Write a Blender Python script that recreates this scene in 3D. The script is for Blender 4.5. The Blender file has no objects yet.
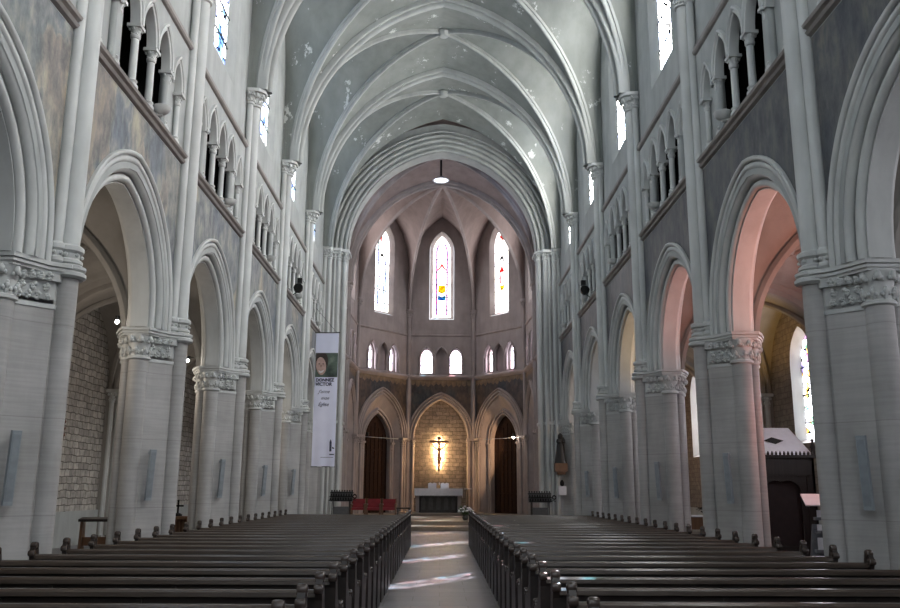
import bpy, bmesh, math, random
from mathutils import Vector, Matrix
PI = math.pi
random.seed(5)
SC = bpy.context.scene
COL = SC.collection

# ------------------------------------------------------------------ helpers
class MB:
    def __init__(s): s.v = []; s.f = []
    def add(s, vs, fs):
        b = len(s.v); s.v += [tuple(v) for v in vs]; s.f += [tuple(i + b for i in f) for f in fs]; return s
    def box(s, x0, x1, y0, y1, z0, z1, M=None):
        vs = [Vector((x, y, z)) for x in (x0, x1) for y in (y0, y1) for z in (z0, z1)]
        if M: vs = [M @ v for v in vs]
        return s.add(vs, [(0,1,3,2),(4,6,7,5),(0,4,5,1),(2,3,7,6),(0,2,6,4),(1,5,7,3)])
    def prism(s, pts, z0, z1, M=None, taper=1.0):
        n = len(pts); cx = sum(p[0] for p in pts)/n; cy = sum(p[1] for p in pts)/n
        vs = [Vector((p[0], p[1], z0)) for p in pts] + [Vector((cx+(p[0]-cx)*taper, cy+(p[1]-cy)*taper, z1)) for p in pts]
        if M: vs = [M @ v for v in vs]
        return s.add(vs, [tuple(reversed(range(n))), tuple(range(n, 2*n))] + [(i, (i+1) % n, n+(i+1) % n, n+i) for i in range(n)])
    def lathe(s, prof, c=(0,0,0), n=16, M=None, a0=0, a1=2*PI):
        full = abs(a1-a0-2*PI) < 1e-6; m = n if full else n+1
        vs = []
        for r, z in prof:
            for i in range(m):
                a = a0+(a1-a0)*i/n; vs.append(Vector((c[0]+r*math.cos(a), c[1]+r*math.sin(a), c[2]+z)))
        if M: vs = [M @ v for v in vs]
        fs = []
        for j in range(len(prof)-1):
            for i in range(n):
                k = (i+1) % m
                fs.append((j*m+i, j*m+k, (j+1)*m+k, (j+1)*m+i))
        if full:
            fs.append(tuple(reversed(range(m)))); fs.append(tuple((len(prof)-1)*m+i for i in range(m)))
        return s.add(vs, fs)
    def blob(s, c, r, M=None, n=6, sz=1.0, rx=1.0):
        prof = [(r*rx*math.sin(a), -r*sz*math.cos(a)) for a in [PI*(i+.3)/(4.6) for i in range(5)]]
        return s.lathe(prof, c, n, M)
    def tube(s, path, r, n=8):
        path = [Vector(p) for p in path]; vs = []; rs = r if isinstance(r, (list, tuple)) else [r]*len(path)
        for i, p in enumerate(path):
            t = (path[min(i+1, len(path)-1)]-path[max(i-1, 0)]).normalized()
            a = Vector((0,0,1)) if abs(t.z) < .9 else Vector((1,0,0))
            u = t.cross(a).normalized(); w = t.cross(u)
            vs += [p+(u*math.cos(2*PI*k/n)+w*math.sin(2*PI*k/n))*rs[i] for k in range(n)]
        fs = [(j*n+i, j*n+(i+1) % n, (j+1)*n+(i+1) % n, (j+1)*n+i) for j in range(len(path)-1) for i in range(n)]
        fs += [tuple(reversed(range(n))), tuple((len(path)-1)*n+i for i in range(n))]
        return s.add(vs, fs)
    def grid(s, rows, close=False):
        m = len(rows[0]); vs = [p for r in rows for p in r]
        fs = [(j*m+i, j*m+i+1, (j+1)*m+i+1, (j+1)*m+i) for j in range(len(rows)-1) for i in range(m-1)]
        if close: fs += [(j*m+m-1, j*m, (j+1)*m, (j+1)*m+m-1) for j in range(len(rows)-1)]
        return s.add(vs, fs)
    def build(s, name, mat, parent=None, smooth=None, recalc=True):
        me = bpy.data.meshes.new(name); me.from_pydata(s.v, [], s.f); me.validate()
        bm = bmesh.new(); bm.from_mesh(me)
        if recalc:
            bmesh.ops.remove_doubles(bm, verts=bm.verts, dist=1e-4)
            bmesh.ops.recalc_face_normals(bm, faces=bm.faces)
        bm.to_mesh(me); bm.free()
        if mat: me.materials.append(mat)
        o = bpy.data.objects.new(name, me); COL.objects.link(o)
        if parent: o.parent = parent
        if smooth:
            me.polygons.foreach_set('use_smooth', [True]*len(me.polygons))
            try: me.set_sharp_from_angle(angle=math.radians(smooth))
            except Exception: pass
        return o

def tag(o, label=None, cat=None, group=None, kind=None):
    if label: o['label'] = label
    if cat: o['category'] = cat
    if group: o['group'] = group
    if kind: o['kind'] = kind
    return o
def empty(name, loc=(0,0,0), rz=0, label=None, cat=None, group=None, kind=None):
    o = bpy.data.objects.new(name, None); COL.objects.link(o); o.location = loc; o.rotation_euler = (0,0,rz)
    o.empty_display_size = .2
    return tag(o, label, cat, group, kind)
KIDS = {}
def copy_tree(o, parent=None):
    c = o.copy(); COL.objects.link(c)
    if parent: c.parent = parent
    for ch in [x for x in COL.objects if x.parent == o]: copy_tree(ch, c)
    return c

def plate(outline, holes, thick, fr, mat, name, parent=None):
    """2D outline (s,z) with holes -> extruded plate; fr(s,z,n)->xyz, n centred"""
    cu = bpy.data.curves.new('tmp', 'CURVE'); cu.dimensions = '2D'; cu.fill_mode = 'BOTH'; cu.extrude = thick/2
    for poly in [outline]+holes:
        sp = cu.splines.new('POLY'); sp.points.add(len(poly)-1)
        for i, p in enumerate(poly): sp.points[i].co = (p[0], p[1], 0, 1)
        sp.use_cyclic_u = True
    ob = bpy.data.objects.new('tmp', cu); COL.objects.link(ob)
    dg = bpy.context.evaluated_depsgraph_get(); me = bpy.data.meshes.new_from_object(ob.evaluated_get(dg))
    bpy.data.objects.remove(ob); bpy.data.curves.remove(cu)
    for v in me.vertices: v.co = fr(v.co.x, v.co.y, v.co.z)
    me.materials.clear(); me.materials.append(mat)
    bm = bmesh.new(); bm.from_mesh(me); bmesh.ops.remove_doubles(bm, verts=bm.verts, dist=1e-5); bmesh.ops.recalc_face_normals(bm, faces=bm.faces); bm.to_mesh(me); bm.free()
    me.name = name
    o = bpy.data.objects.new(name, me); COL.objects.link(o)
    if parent: o.parent = parent
    return o

def arch_c(a, h): return (h*h-a*a)/(2*a)
def half_arch(a, h, r=0.0, n=12):
    """half pointed arch offset outward by r: (x from -(a+r) to 0, z from 0 up)"""
    c = arch_c(a, h); R = a+c+r; th = math.acos(max(-1, min(1, c/R)))
    return [(-(R*math.cos(th*i/n)-c), R*math.sin(th*i/n)) for i in range(n+1)]
def arch_poly(a, h, z0, zs, r=0.0, cx=0.0, n=12):
    """closed outline of an arched opening: floor z0, springing zs"""
    L = half_arch(a, h, r, n)
    pts = [(cx-(a+r), z0)] if zs > z0+1e-6 else []
    pts += [(cx+x, zs+z) for x, z in L]
    pts += [(cx-x, zs+z) for x, z in reversed(L[:-1])]
    if zs > z0+1e-6: pts.append((cx+a+r, z0))
    return pts
def bump(p, q, k=1.0, n=5):
    """semicircular roll bulging between two profile points"""
    p = Vector(p); q = Vector(q); m = (p+q)/2; d = (q-p)/2; w = Vector((-d.y, d.x))*k
    return [tuple(m-d*math.cos(PI*i/n)+w*math.sin(PI*i/n)) for i in range(n+1)]
def archivolt(mb, a, h, zs, prof, fr, z0=None, cx=0.0, n=14):
    """prof: open list of (r, n). fr maps (s,z,n)"""
    for sg in (-1, 1):
        rows = []
        paths = []
        for r, w in prof:
            p = half_arch(a, h, r, n)
            col = ([(-(a+r), z0-zs)] if z0 is not None and z0 < zs-1e-6 else [])+p
            paths.append([fr(cx-sg*x if sg > 0 else cx+x, zs+z, w) for x, z in col])
        for i in range(len(paths[0])): rows.append([pp[i] for pp in paths])
        mb.grid(rows)
def sweep(mb, path, prof, B, flip=1):
    """sweep open/closed profile (r outward, w lateral) along 3D path lying in a plane with normal B"""
    B = Vector(B).normalized(); path = [Vector(p) for p in path]; rows = []
    for i, p in enumerate(path):
        t = (path[min(i+1, len(path)-1)]-path[max(i-1, 0)]).normalized()
        N = t.cross(B)*flip
        rows.append([p+N*r+B*w for r, w in prof])
    mb.grid(rows)
def text_mesh(txt, size, shear=0.0, offset=0.0):
    cu = bpy.data.curves.new('t', 'FONT'); cu.body = txt; cu.size = size; cu.shear = shear; cu.extrude = .002; cu.offset = offset
    ob = bpy.data.objects.new('t', cu); COL.objects.link(ob)
    dg = bpy.context.evaluated_depsgraph_get(); me = bpy.data.meshes.new_from_object(ob.evaluated_get(dg))
    bpy.data.objects.remove(ob); vs = [v.co.copy() for v in me.vertices]; fs = [tuple(p.vertices) for p in me.polygons]
    bpy.data.meshes.remove(me); return vs, fs

# ------------------------------------------------------------------ materials
def newmat(name):
    m = bpy.data.materials.new(name); m.use_nodes = True; nt = m.node_tree
    b = nt.nodes['Principled BSDF']; return m, nt, b
def N(nt, typ, **kw):
    n = nt.nodes.new(typ)
    for k, v in kw.items():
        if k.startswith('i_'): n.inputs[k[2:].replace('_', ' ')].default_value = v
        else: setattr(n, k, v)
    return n
def ramp(nt, stops, src):
    r = nt.nodes.new('ShaderNodeValToRGB'); cr = r.color_ramp
    while len(cr.elements) < len(stops): cr.elements.new(.5)
    for e, (p, c) in zip(cr.elements, stops): e.position = p; e.color = (*c, 1)
    nt.links.new(src, r.inputs[0]); return r.outputs[0]
def coords(nt, scale=(1,1,1), world=True):
    if world: g = nt.nodes.new('ShaderNodeNewGeometry').outputs['Position']
    else: g = nt.nodes.new('ShaderNodeTexCoord').outputs['Object']
    mp = nt.nodes.new('ShaderNodeMapping'); mp.inputs['Scale'].default_value = scale
    nt.links.new(g, mp.inputs['Vector']); return mp.outputs[0]
def mixc(nt, fac, a, b, mode='MIX'):
    m = nt.nodes.new('ShaderNodeMix'); m.data_type = 'RGBA'; m.blend_type = mode
    for sock, val in ((m.inputs[0], fac), (m.inputs[6], a), (m.inputs[7], b)):
        if isinstance(val, (int, float)): sock.default_value = val
        elif isinstance(val, tuple): sock.default_value = (*val, 1)
        else: nt.links.new(val, sock)
    return m.outputs[2]
def noise(nt, vec, scale, detail=4, rough=.55):
    n = nt.nodes.new('ShaderNodeTexNoise'); n.inputs['Scale'].default_value = scale; n.inputs['Detail'].default_value = detail; n.inputs['Roughness'].default_value = rough
    nt.links.new(vec, n.inputs['Vector']); return n.outputs['Fac']
def bumpn(nt, b, h, strength=.2, dist=.02):
    bn = nt.nodes.new('ShaderNodeBump'); bn.inputs['Strength'].default_value = strength; bn.inputs['Distance'].default_value = dist
    nt.links.new(h, bn.inputs['Height']); nt.links.new(bn.outputs[0], b.inputs['Normal'])

def stone(name, c1, c2, rough=.75, scale=1.2, band=0.0, spec=.3, flakes=0.0):
    m, nt, b = newmat(name)
    v = coords(nt)
    f = noise(nt, v, scale, 6)
    col = ramp(nt, [(.3, c1), (.7, c2)], f)
    if band:
        v2 = coords(nt, (1.5, 1.5, 26)); g = noise(nt, v2, 1.0, 3)
        gb = ramp(nt, [(.35, (1-band,)*3), (.62, (1.0, 1.0, 1.0))], g)
        col = mixc(nt, 1.0, col, gb, 'MULTIPLY')
        # thin mortar joints every 0.62 m of height
        sep = nt.nodes.new('ShaderNodeSeparateXYZ'); nt.links.new(nt.nodes.new('ShaderNodeNewGeometry').outputs['Position'], sep.inputs[0])
        mm = N(nt, 'ShaderNodeMath', operation='MODULO'); nt.links.new(sep.outputs[2], mm.inputs[0]); mm.inputs[1].default_value = 1.24
        lt = N(nt, 'ShaderNodeMath', operation='LESS_THAN'); nt.links.new(mm.outputs[0], lt.inputs[0]); lt.inputs[1].default_value = .012
        sc = N(nt, 'ShaderNodeMath', operation='MULTIPLY'); nt.links.new(lt.outputs[0], sc.inputs[0]); sc.inputs[1].default_value = .35
        col = mixc(nt, sc.outputs[0], col, (.16, .15, .14))
    if flakes:
        v3 = coords(nt, (.9, .9, .6)); a = noise(nt, v3, 1.3, 8, .72)
        fl = ramp(nt, [(.60, (0,0,0)), (.62, (1,1,1))], a)
        col = mixc(nt, fl, col, (.62, .64, .62))
    v5 = coords(nt, (1.2, 1.2, .25)); st = noise(nt, v5, 2.2, 5, .6)
    sr = ramp(nt, [(.3, (.8, .8, .8)), (.6, (1, 1, 1))], st)
    col = mixc(nt, .8, col, sr, 'MULTIPLY')
    nt.links.new(col, b.inputs['Base Color']); b.inputs['Roughness'].default_value = rough; b.inputs['Specular IOR Level'].default_value = spec
    bumpn(nt, b, noise(nt, v, 18, 4), .12, .01)
    return m
def plain(name, c, rough=.5, metal=0.0, var=.15, scale=8, spec=.5):
    m, nt, b = newmat(name); f = noise(nt, coords(nt, world=False), scale, 4)
    col = ramp(nt, [(.3, tuple(x*(1-var) for x in c)), (.7, tuple(min(1, x*(1+var)) for x in c))], f)
    nt.links.new(col, b.inputs['Base Color']); b.inputs['Roughness'].default_value = rough; b.inputs['Metallic'].default_value = metal
    b.inputs['Specular IOR Level'].default_value = spec
    return m
def emis(name, c, s):
    m, nt, b = newmat(name); b.inputs['Base Color'].default_value = (*c, 1); b.inputs['Emission Color'].default_value = (*c, 1); b.inputs['Emission Strength'].default_value = s
    return m
def wood(name, c1, c2, rough=.35, axis='x'):
    m, nt, b = newmat(name); sc = {'x': (1.2, 14, 14), 'z': (12, 12, 1.0)}[axis]
    f = noise(nt, coords(nt, sc, False), 1.6, 5)
    col = ramp(nt, [(.3, c1), (.7, c2)], f); nt.links.new(col, b.inputs['Base Color']); b.inputs['Roughness'].default_value = rough
    bumpn(nt, b, f, .08, .004); return m
def rubble(name, axis, c1, c2, cm, s=1.0, bumps=.5):
    """coursed rough stone; axis: 0 bricks run along x, 1 along y"""
    m, nt, b = newmat(name)
    g = nt.nodes.new('ShaderNodeNewGeometry').outputs['Position']; sep = nt.nodes.new('ShaderNodeSeparateXYZ'); nt.links.new(g, sep.inputs[0])
    cb = nt.nodes.new('ShaderNodeCombineXYZ'); nt.links.new(sep.outputs[axis], cb.inputs[0]); nt.links.new(sep.outputs[2], cb.inputs[1])
    ns = nt.nodes.new('ShaderNodeTexNoise'); ns.inputs['Scale'].default_value = 3.0; nt.links.new(cb.outputs[0], ns.inputs['Vector'])
    vm = N(nt, 'ShaderNodeVectorMath', operation='MULTIPLY_ADD'); nt.links.new(ns.outputs['Color'], vm.inputs[0]); vm.inputs[1].default_value = (.16, .11, 0); nt.links.new(cb.outputs[0], vm.inputs[2])
    br = nt.nodes.new('ShaderNodeTexBrick'); nt.links.new(vm.outputs[0], br.inputs['Vector'])
    br.inputs['Scale'].default_value = 1.0; br.inputs['Brick Width'].default_value = .30*s; br.inputs['Row Height'].default_value = .17*s
    br.inputs['Mortar Size'].default_value = .014*s; br.inputs['Mortar Smooth'].default_value = .6; br.inputs['Bias'].default_value = 0
    br.inputs['Color1'].default_value = (*c1, 1); br.inputs['Color2'].default_value = (*c2, 1); br.inputs['Mortar'].default_value = (*cm, 1)
    f = noise(nt, g, 5, 5); k = ramp(nt, [(.3, (.65, .65, .65)), (.7, (1.15, 1.12, 1.08))], f)
    col = mixc(nt, 1.0, br.outputs['Color'], k, 'MULTIPLY')
    nt.links.new(col, b.inputs['Base Color']); b.inputs['Roughness'].default_value = .85
    inv = N(nt, 'ShaderNodeMath', operation='SUBTRACT'); inv.inputs[0].default_value = 1.0; nt.links.new(br.outputs['Fac'], inv.inputs[1])
    add = N(nt, 'ShaderNodeMath', operation='ADD'); nt.links.new(inv.outputs[0], add.inputs[0]); nt.links.new(noise(nt, g, 14, 4), add.inputs[1])
    bumpn(nt, b, add.outputs[0], bumps, .03)
    return m
def mural(name, cols, scale=.9, dark=1.0, rough=.5):
    """faded wall painting: figure-sized patches of pigment with drapery streaks"""
    m, nt, b = newmat(name)
    v = coords(nt, (.9, .9, .55))
    nd = nt.nodes.new('ShaderNodeTexNoise'); nd.inputs['Scale'].default_value = 2.2; nd.inputs['Detail'].default_value = 4; nt.links.new(v, nd.inputs['Vector'])
    vm = N(nt, 'ShaderNodeVectorMath', operation='MULTIPLY_ADD'); nt.links.new(nd.outputs['Color'], vm.inputs[0]); vm.inputs[1].default_value = (.9, .9, .9); nt.links.new(v, vm.inputs[2])
    vo = N(nt, 'ShaderNodeTexVoronoi', feature='SMOOTH_F1'); vo.inputs['Scale'].default_value = scale*1.3; vo.inputs['Smoothness'].default_value = .6; nt.links.new(vm.outputs[0], vo.inputs['Vector'])
    sp = nt.nodes.new('ShaderNodeSeparateColor'); nt.links.new(vo.outputs['Color'], sp.inputs[0])
    stops = [(.12+.76*i/(len(cols)-1), tuple(x*dark for x in c)) for i, c in enumerate(cols)]
    col = ramp(nt, stops, sp.outputs[0])
    f2 = noise(nt, coords(nt, (1.6, 1.6, .9)), 2.2, 6, .7)
    c2 = ramp(nt, [(.36, (.42, .45, .52)), (.5, (1, 1, 1)), (.62, (1.6, 1.5, 1.25))], f2)
    col = mixc(nt, .9, col, c2, 'MULTIPLY')
    f3 = noise(nt, coords(nt, (5, 5, .9)), 1.8, 4, .6)
    c3 = ramp(nt, [(.3, (.65, .65, .68)), (.65, (1.15, 1.15, 1.15))], f3)
    col = mixc(nt, .6, col, c3, 'MULTIPLY')
    nt.links.new(col, b.inputs['Base Color']); b.inputs['Roughness'].default_value = rough; b.inputs['Specular IOR Level'].default_value = .4
    return m
def glass(name, strength, tints, scale=5.0, lead=.05, white=.75, bg=(1, 1, 1), trans=.6):
    """leaded glass lit from outside: emits daylight, lets the sun through tinted"""
    m = bpy.data.materials.new(name); m.use_nodes = True; nt = m.node_tree
    for n in list(nt.nodes): nt.nodes.remove(n)
    out = nt.nodes.new('ShaderNodeOutputMaterial'); v = coords(nt, (1, 1, .8))
    vo = N(nt, 'ShaderNodeTexVoronoi'); vo.inputs['Scale'].default_value = scale; nt.links.new(v, vo.inputs['Vector'])
    ve = N(nt, 'ShaderNodeTexVoronoi', feature='DISTANCE_TO_EDGE'); ve.inputs['Scale'].default_value = scale; nt.links.new(v, ve.inputs['Vector'])
    sp = nt.nodes.new('ShaderNodeSeparateColor'); nt.links.new(vo.outputs['Color'], sp.inputs[0])
    n_ = len(tints); stops = [(white*.999*(0), bg)]
    stops = [(0.0, bg)]+[(white+(1-white)*i/n_, c) for i, c in enumerate(tints)]
    r = nt.nodes.new('ShaderNodeValToRGB'); r.color_ramp.interpolation = 'CONSTANT'; cr = r.color_ramp
    while len(cr.elements) < len(stops): cr.elements.new(.5)
    for e, (p, c) in zip(cr.elements, stops): e.position = min(p, 1.0); e.color = (*c, 1)
    nt.links.new(sp.outputs[0], r.inputs[0])
    em = nt.nodes.new('ShaderNodeEmission'); em.inputs['Strength'].default_value = strength; nt.links.new(r.outputs[0], em.inputs[0])
    hz = ramp(nt, [(.30, (.2, .75, .6)), (.40, (.3, .6, 1)), (.48, (.95, .95, 1)), (.54, (1, .45, .6)), (.62, (.85, .8, 1)), (.70, (.5, .9, 1))], noise(nt, coords(nt, (1, 1.4, .5)), .9, 2))
    tr = nt.nodes.new('ShaderNodeBsdfTransparent'); nt.links.new(mixc(nt, 1.0, mixc(nt, 1.0, hz, ramp(nt, [(.42, (.05, .05, .05)), (.52, (1, 1, 1))], noise(nt, coords(nt, (1, 1, 1)), 2.6, 3)), 'MULTIPLY'), (trans,)*3, 'MULTIPLY'), tr.inputs[0])
    ad = nt.nodes.new('ShaderNodeAddShader'); nt.links.new(em.outputs[0], ad.inputs[0]); nt.links.new(tr.outputs[0], ad.inputs[1])
    df = nt.nodes.new('ShaderNodeBsdfDiffuse'); df.inputs[0].default_value = (.02, .02, .03, 1)
    lt = N(nt, 'ShaderNodeMath', operation='LESS_THAN'); nt.links.new(ve.outputs['Distance'], lt.inputs[0]); lt.inputs[1].default_value = lead
    mx = nt.nodes.new('ShaderNodeMixShader'); nt.links.new(lt.outputs[0], mx.inputs[0]); nt.links.new(ad.outputs[0], mx.inputs[1]); nt.links.new(df.outputs[0], mx.inputs[2])
    nt.links.new(mx.outputs[0], out.inputs[0]); return m

M_SHAFT = stone('painted_stone', (.50, .515, .50), (.60, .615, .60), .55, spec=.5)
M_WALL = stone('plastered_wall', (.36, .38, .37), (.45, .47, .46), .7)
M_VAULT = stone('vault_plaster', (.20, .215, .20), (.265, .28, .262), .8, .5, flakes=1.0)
M_PIER = stone('pier_stone', (.36, .355, .34), (.48, .47, .46), .6, 1.0, band=.11, spec=.45)
M_AISLE = stone('aisle_plaster', (.26, .245, .225), (.34, .32, .295), .8, .6)
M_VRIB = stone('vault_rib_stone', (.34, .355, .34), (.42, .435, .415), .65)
M_APSE = stone('apse_stone', (.29, .25, .24), (.38, .33, .315), .7)  # pinker than the nave stone, partly to carry the stained-glass light
M_APVLT = stone('apse_vault', (.27, .21, .195), (.34, .27, .25), .75)  # pinker web, also holding some of the coloured window light
M_STRING = stone('string_stone', (.27, .25, .235), (.36, .34, .32), .6)
M_DARK = plain('passage_dark', (.018, .017, .016), .9)  # near-black holds the shade inside the passage; roof slabs share it
M_RUBL_Y = rubble('rubble_aisle', 1, (.56, .54, .50), (.36, .34, .31), (.15, .135, .12), 1.15, .8)
M_RUBL_R = rubble('rubble_aisle_tan', 1, (.27, .235, .20), (.21, .18, .155), (.15, .125, .105), 1.0, .4)
M_RUBL_X = rubble('rubble_apse', 0, (.27, .23, .205), (.17, .145, .13), (.12, .10, .09), 1.35, 1.0)
M_MUR_L = mural('mural_left', [(.12, .14, .17), (.20, .21, .21), (.15, .17, .175), (.25, .235, .20), (.20, .175, .155)], 1.0, 1.0)
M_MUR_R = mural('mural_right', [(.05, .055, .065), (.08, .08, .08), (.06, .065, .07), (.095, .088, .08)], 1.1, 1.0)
M_MUR_A = mural('mural_apse', [(.045, .05, .055), (.085, .065, .055), (.05, .038, .034), (.10, .075, .055)], 1.1, .8)
M_PEW = wood('pew_wood', (.010, .007, .006), (.022, .015, .012), .42)
M_PEWTOP = wood('pew_rail_lit', (.045, .034, .027), (.075, .056, .044), .24)  # lighter than the pew wood, to show light reflected along the tops
M_OAK = wood('oak', (.10, .05, .025), (.17, .09, .045), .45, 'z')
M_DKWOOD = wood('dark_wood', (.009, .007, .006), (.02, .014, .012), .5, 'z')
M_IRON = plain('black_iron', (.012, .012, .012), .45, .6)
M_BRASS = plain('brass', (.45, .30, .12), .35, .9)
M_WHITE = plain('white_cloth', (.72, .70, .72), .8, var=.06)
M_RED = plain('red_velvet', (.20, .012, .018), .7)
M_PANEL = plain('speaker_grey', (.30, .335, .36), .4)
M_PAPER = plain('paper', (.62, .62, .66), .8, var=.05)

# floor: slabs
def floor_mat():
    m, nt, b = newmat('floor_slabs'); v = coords(nt)
    br = nt.nodes.new('ShaderNodeTexBrick'); nt.links.new(v, br.inputs['Vector'])
    br.inputs['Scale'].default_value = 1; br.inputs['Brick Width'].default_value = .8; br.inputs['Row Height'].default_value = .55; br.inputs['Mortar Size'].default_value = .008
    br.inputs['Color1'].default_value = (.15, .15, .155, 1); br.inputs['Color2'].default_value = (.11, .11, .115, 1); br.inputs['Mortar'].default_value = (.07, .07, .07, 1)
    f = noise(nt, v, 1.6, 8, .7); k = ramp(nt, [(.36, (.35, .35, .37)), (.62, (1.35, 1.35, 1.35))], f)
    nt.links.new(mixc(nt, .9, br.outputs['Color'], k, 'MULTIPLY'), b.inputs['Base Color'])
    r = ramp(nt, [(.3, (.3, .3, .3)), (.7, (.6, .6, .6))], f); nt.links.new(r, b.inputs['Roughness'])
    bumpn(nt, b, f, .25, .02); return m
M_FLOOR = floor_mat()
M_CHANCEL = stone('chancel_floor', (.20, .16, .12), (.28, .22, .17), .5)
WHT = (1.0, 1.0, 1.0)
G_R = glass('clerestory_glass_right', 12.0, [(.6, .72, .95), (.85, .92, 1), (.4, .48, .7), (1, .9, .8)], 3.4, .05, .7, (1, .98, .92), 1.0)
G_L = glass('clerestory_glass_left', 2.4, [(.12, .25, .6), (.35, .6, 1), (.05, .1, .3)], 3.4, .06, .55, (.85, .94, 1))
G_A = glass('aisle_glass_right', 5.0, [(.12, .1, .4), (.03, .2, .08), (.2, .03, .2), (.4, .2, .02)], 5.0, .07, .72, (.93, .93, 1))
G_S = glass('apse_small_glass', 2.6, [(.8, .7, 1), (1, .7, .8), (.75, .8, 1)], 6, .03, .5, (.98, .92, 1))
G_C = glass('apse_glass_clear', 2.2, [(.95, .85, .8), (.85, .9, 1), (1, .95, .8)], 5, .02, .6, (1, .96, .97))

# ------------------------------------------------------------------ key dimensions
Y1, BAY = 11.45, 5.2
def PY(k): return Y1+BAY*(k-1)
ZAB = 4.55; ZSILL = 8.10; ZUP = 10.57; ZCAP = 12.25
WN, WT = 5.3, .70      # nave wall face, thickness
XA = 10.4              # aisle wall face
YC, YB, YA_ = 43.4, 47.6, 50.9
XC, XB, XAp = 4.9, 4.75, 1.98
BOSS = Vector((0, 44.1, 17.6))
def ordn(i): return ['zeroth','first','second','third','fourth','fifth','sixth','seventh','eighth','ninth','tenth','eleventh','twelfth','thirteenth','fourteenth','fifteenth','sixteenth','seventeenth','eighteenth','nineteenth','twentieth','twenty-first','twenty-second','twenty-third','twenty-fourth','twenty-fifth','twenty-sixth','twenty-seventh','twenty-eighth','twenty-ninth','thirtieth'][i]

# ------------------------------------------------------------------ floor
mb = MB(); mb.box(-10.6, 10.6, -4.8, 52, -.2, 0); tag(mb.build('floor', M_FLOOR), kind='structure')
fl = bpy.data.objects['floor']
mb = MB(); mb.box(-3.9, 3.9, 34.9, 37.0, 0, .15); mb.box(-4.9, 4.9, 37.0, 51.2, 0, .30); mb.build('chancel_platform', M_CHANCEL, fl)
mb = MB(); mb.box(-2.3, 2.3, 44.6, 48.0, .30, .42); mb.build('altar_step', M_CHANCEL, fl)

# ------------------------------------------------------------------ capitals
def capital(bell, leaf, cx, cy, r, z0, z1, out=1.45, n=8, lr=None):
    h = z1-z0; lr = lr or r*.24
    bell.lathe([(r*1.02, 0), (r*1.22, .02), (r*1.22, .06), (r*1.04, .08), (r*1.05, h*.45), (r*1.2, h*.75), (r*out, h*.94), (r*out, h)], (cx, cy, z0), 16)
    for t, (zf, rf, off) in enumerate(((.38, 1.18, 0), (.80, out*1.0, .5))):
        for i in range(n):
            a = 2*PI*(i+off)/n
            rnd = random.Random(i*7+t*31); ca, sa = math.cos(a), math.sin(a)
            leaf.blob((cx+r*rf*ca, cy+r*rf*sa, z0+h*zf), lr*(.8+.2*t), n=6, sz=1.3)
            for q in (-1, 1): leaf.blob((cx+r*rf*.97*ca-q*lr*.9*sa, cy+r*rf*.97*sa+q*lr*.9*ca, z0+h*zf-lr*(.5+.5*rnd.random())), lr*.55, n=5, sz=1.2)
            leaf.blob((cx+r*rf*1.03*ca, cy+r*rf*1.03*sa, z0+h*zf+lr*.9), lr*.5, n=5)
            if t == 0:
                leaf.tube([(cx+r*1.04*math.cos(a), cy+r*1.04*math.sin(a), z0+.08), (cx+r*1.12*math.cos(a), cy+r*1.12*math.sin(a), z0+h*.3)], [lr*.5, lr*.7], 5)
def shaft_mb(cx, cy, r, z0, z1, n=20): return MB().lathe([(r, 0), (r, z1-z0)], (cx, cy, z0), n)

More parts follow.
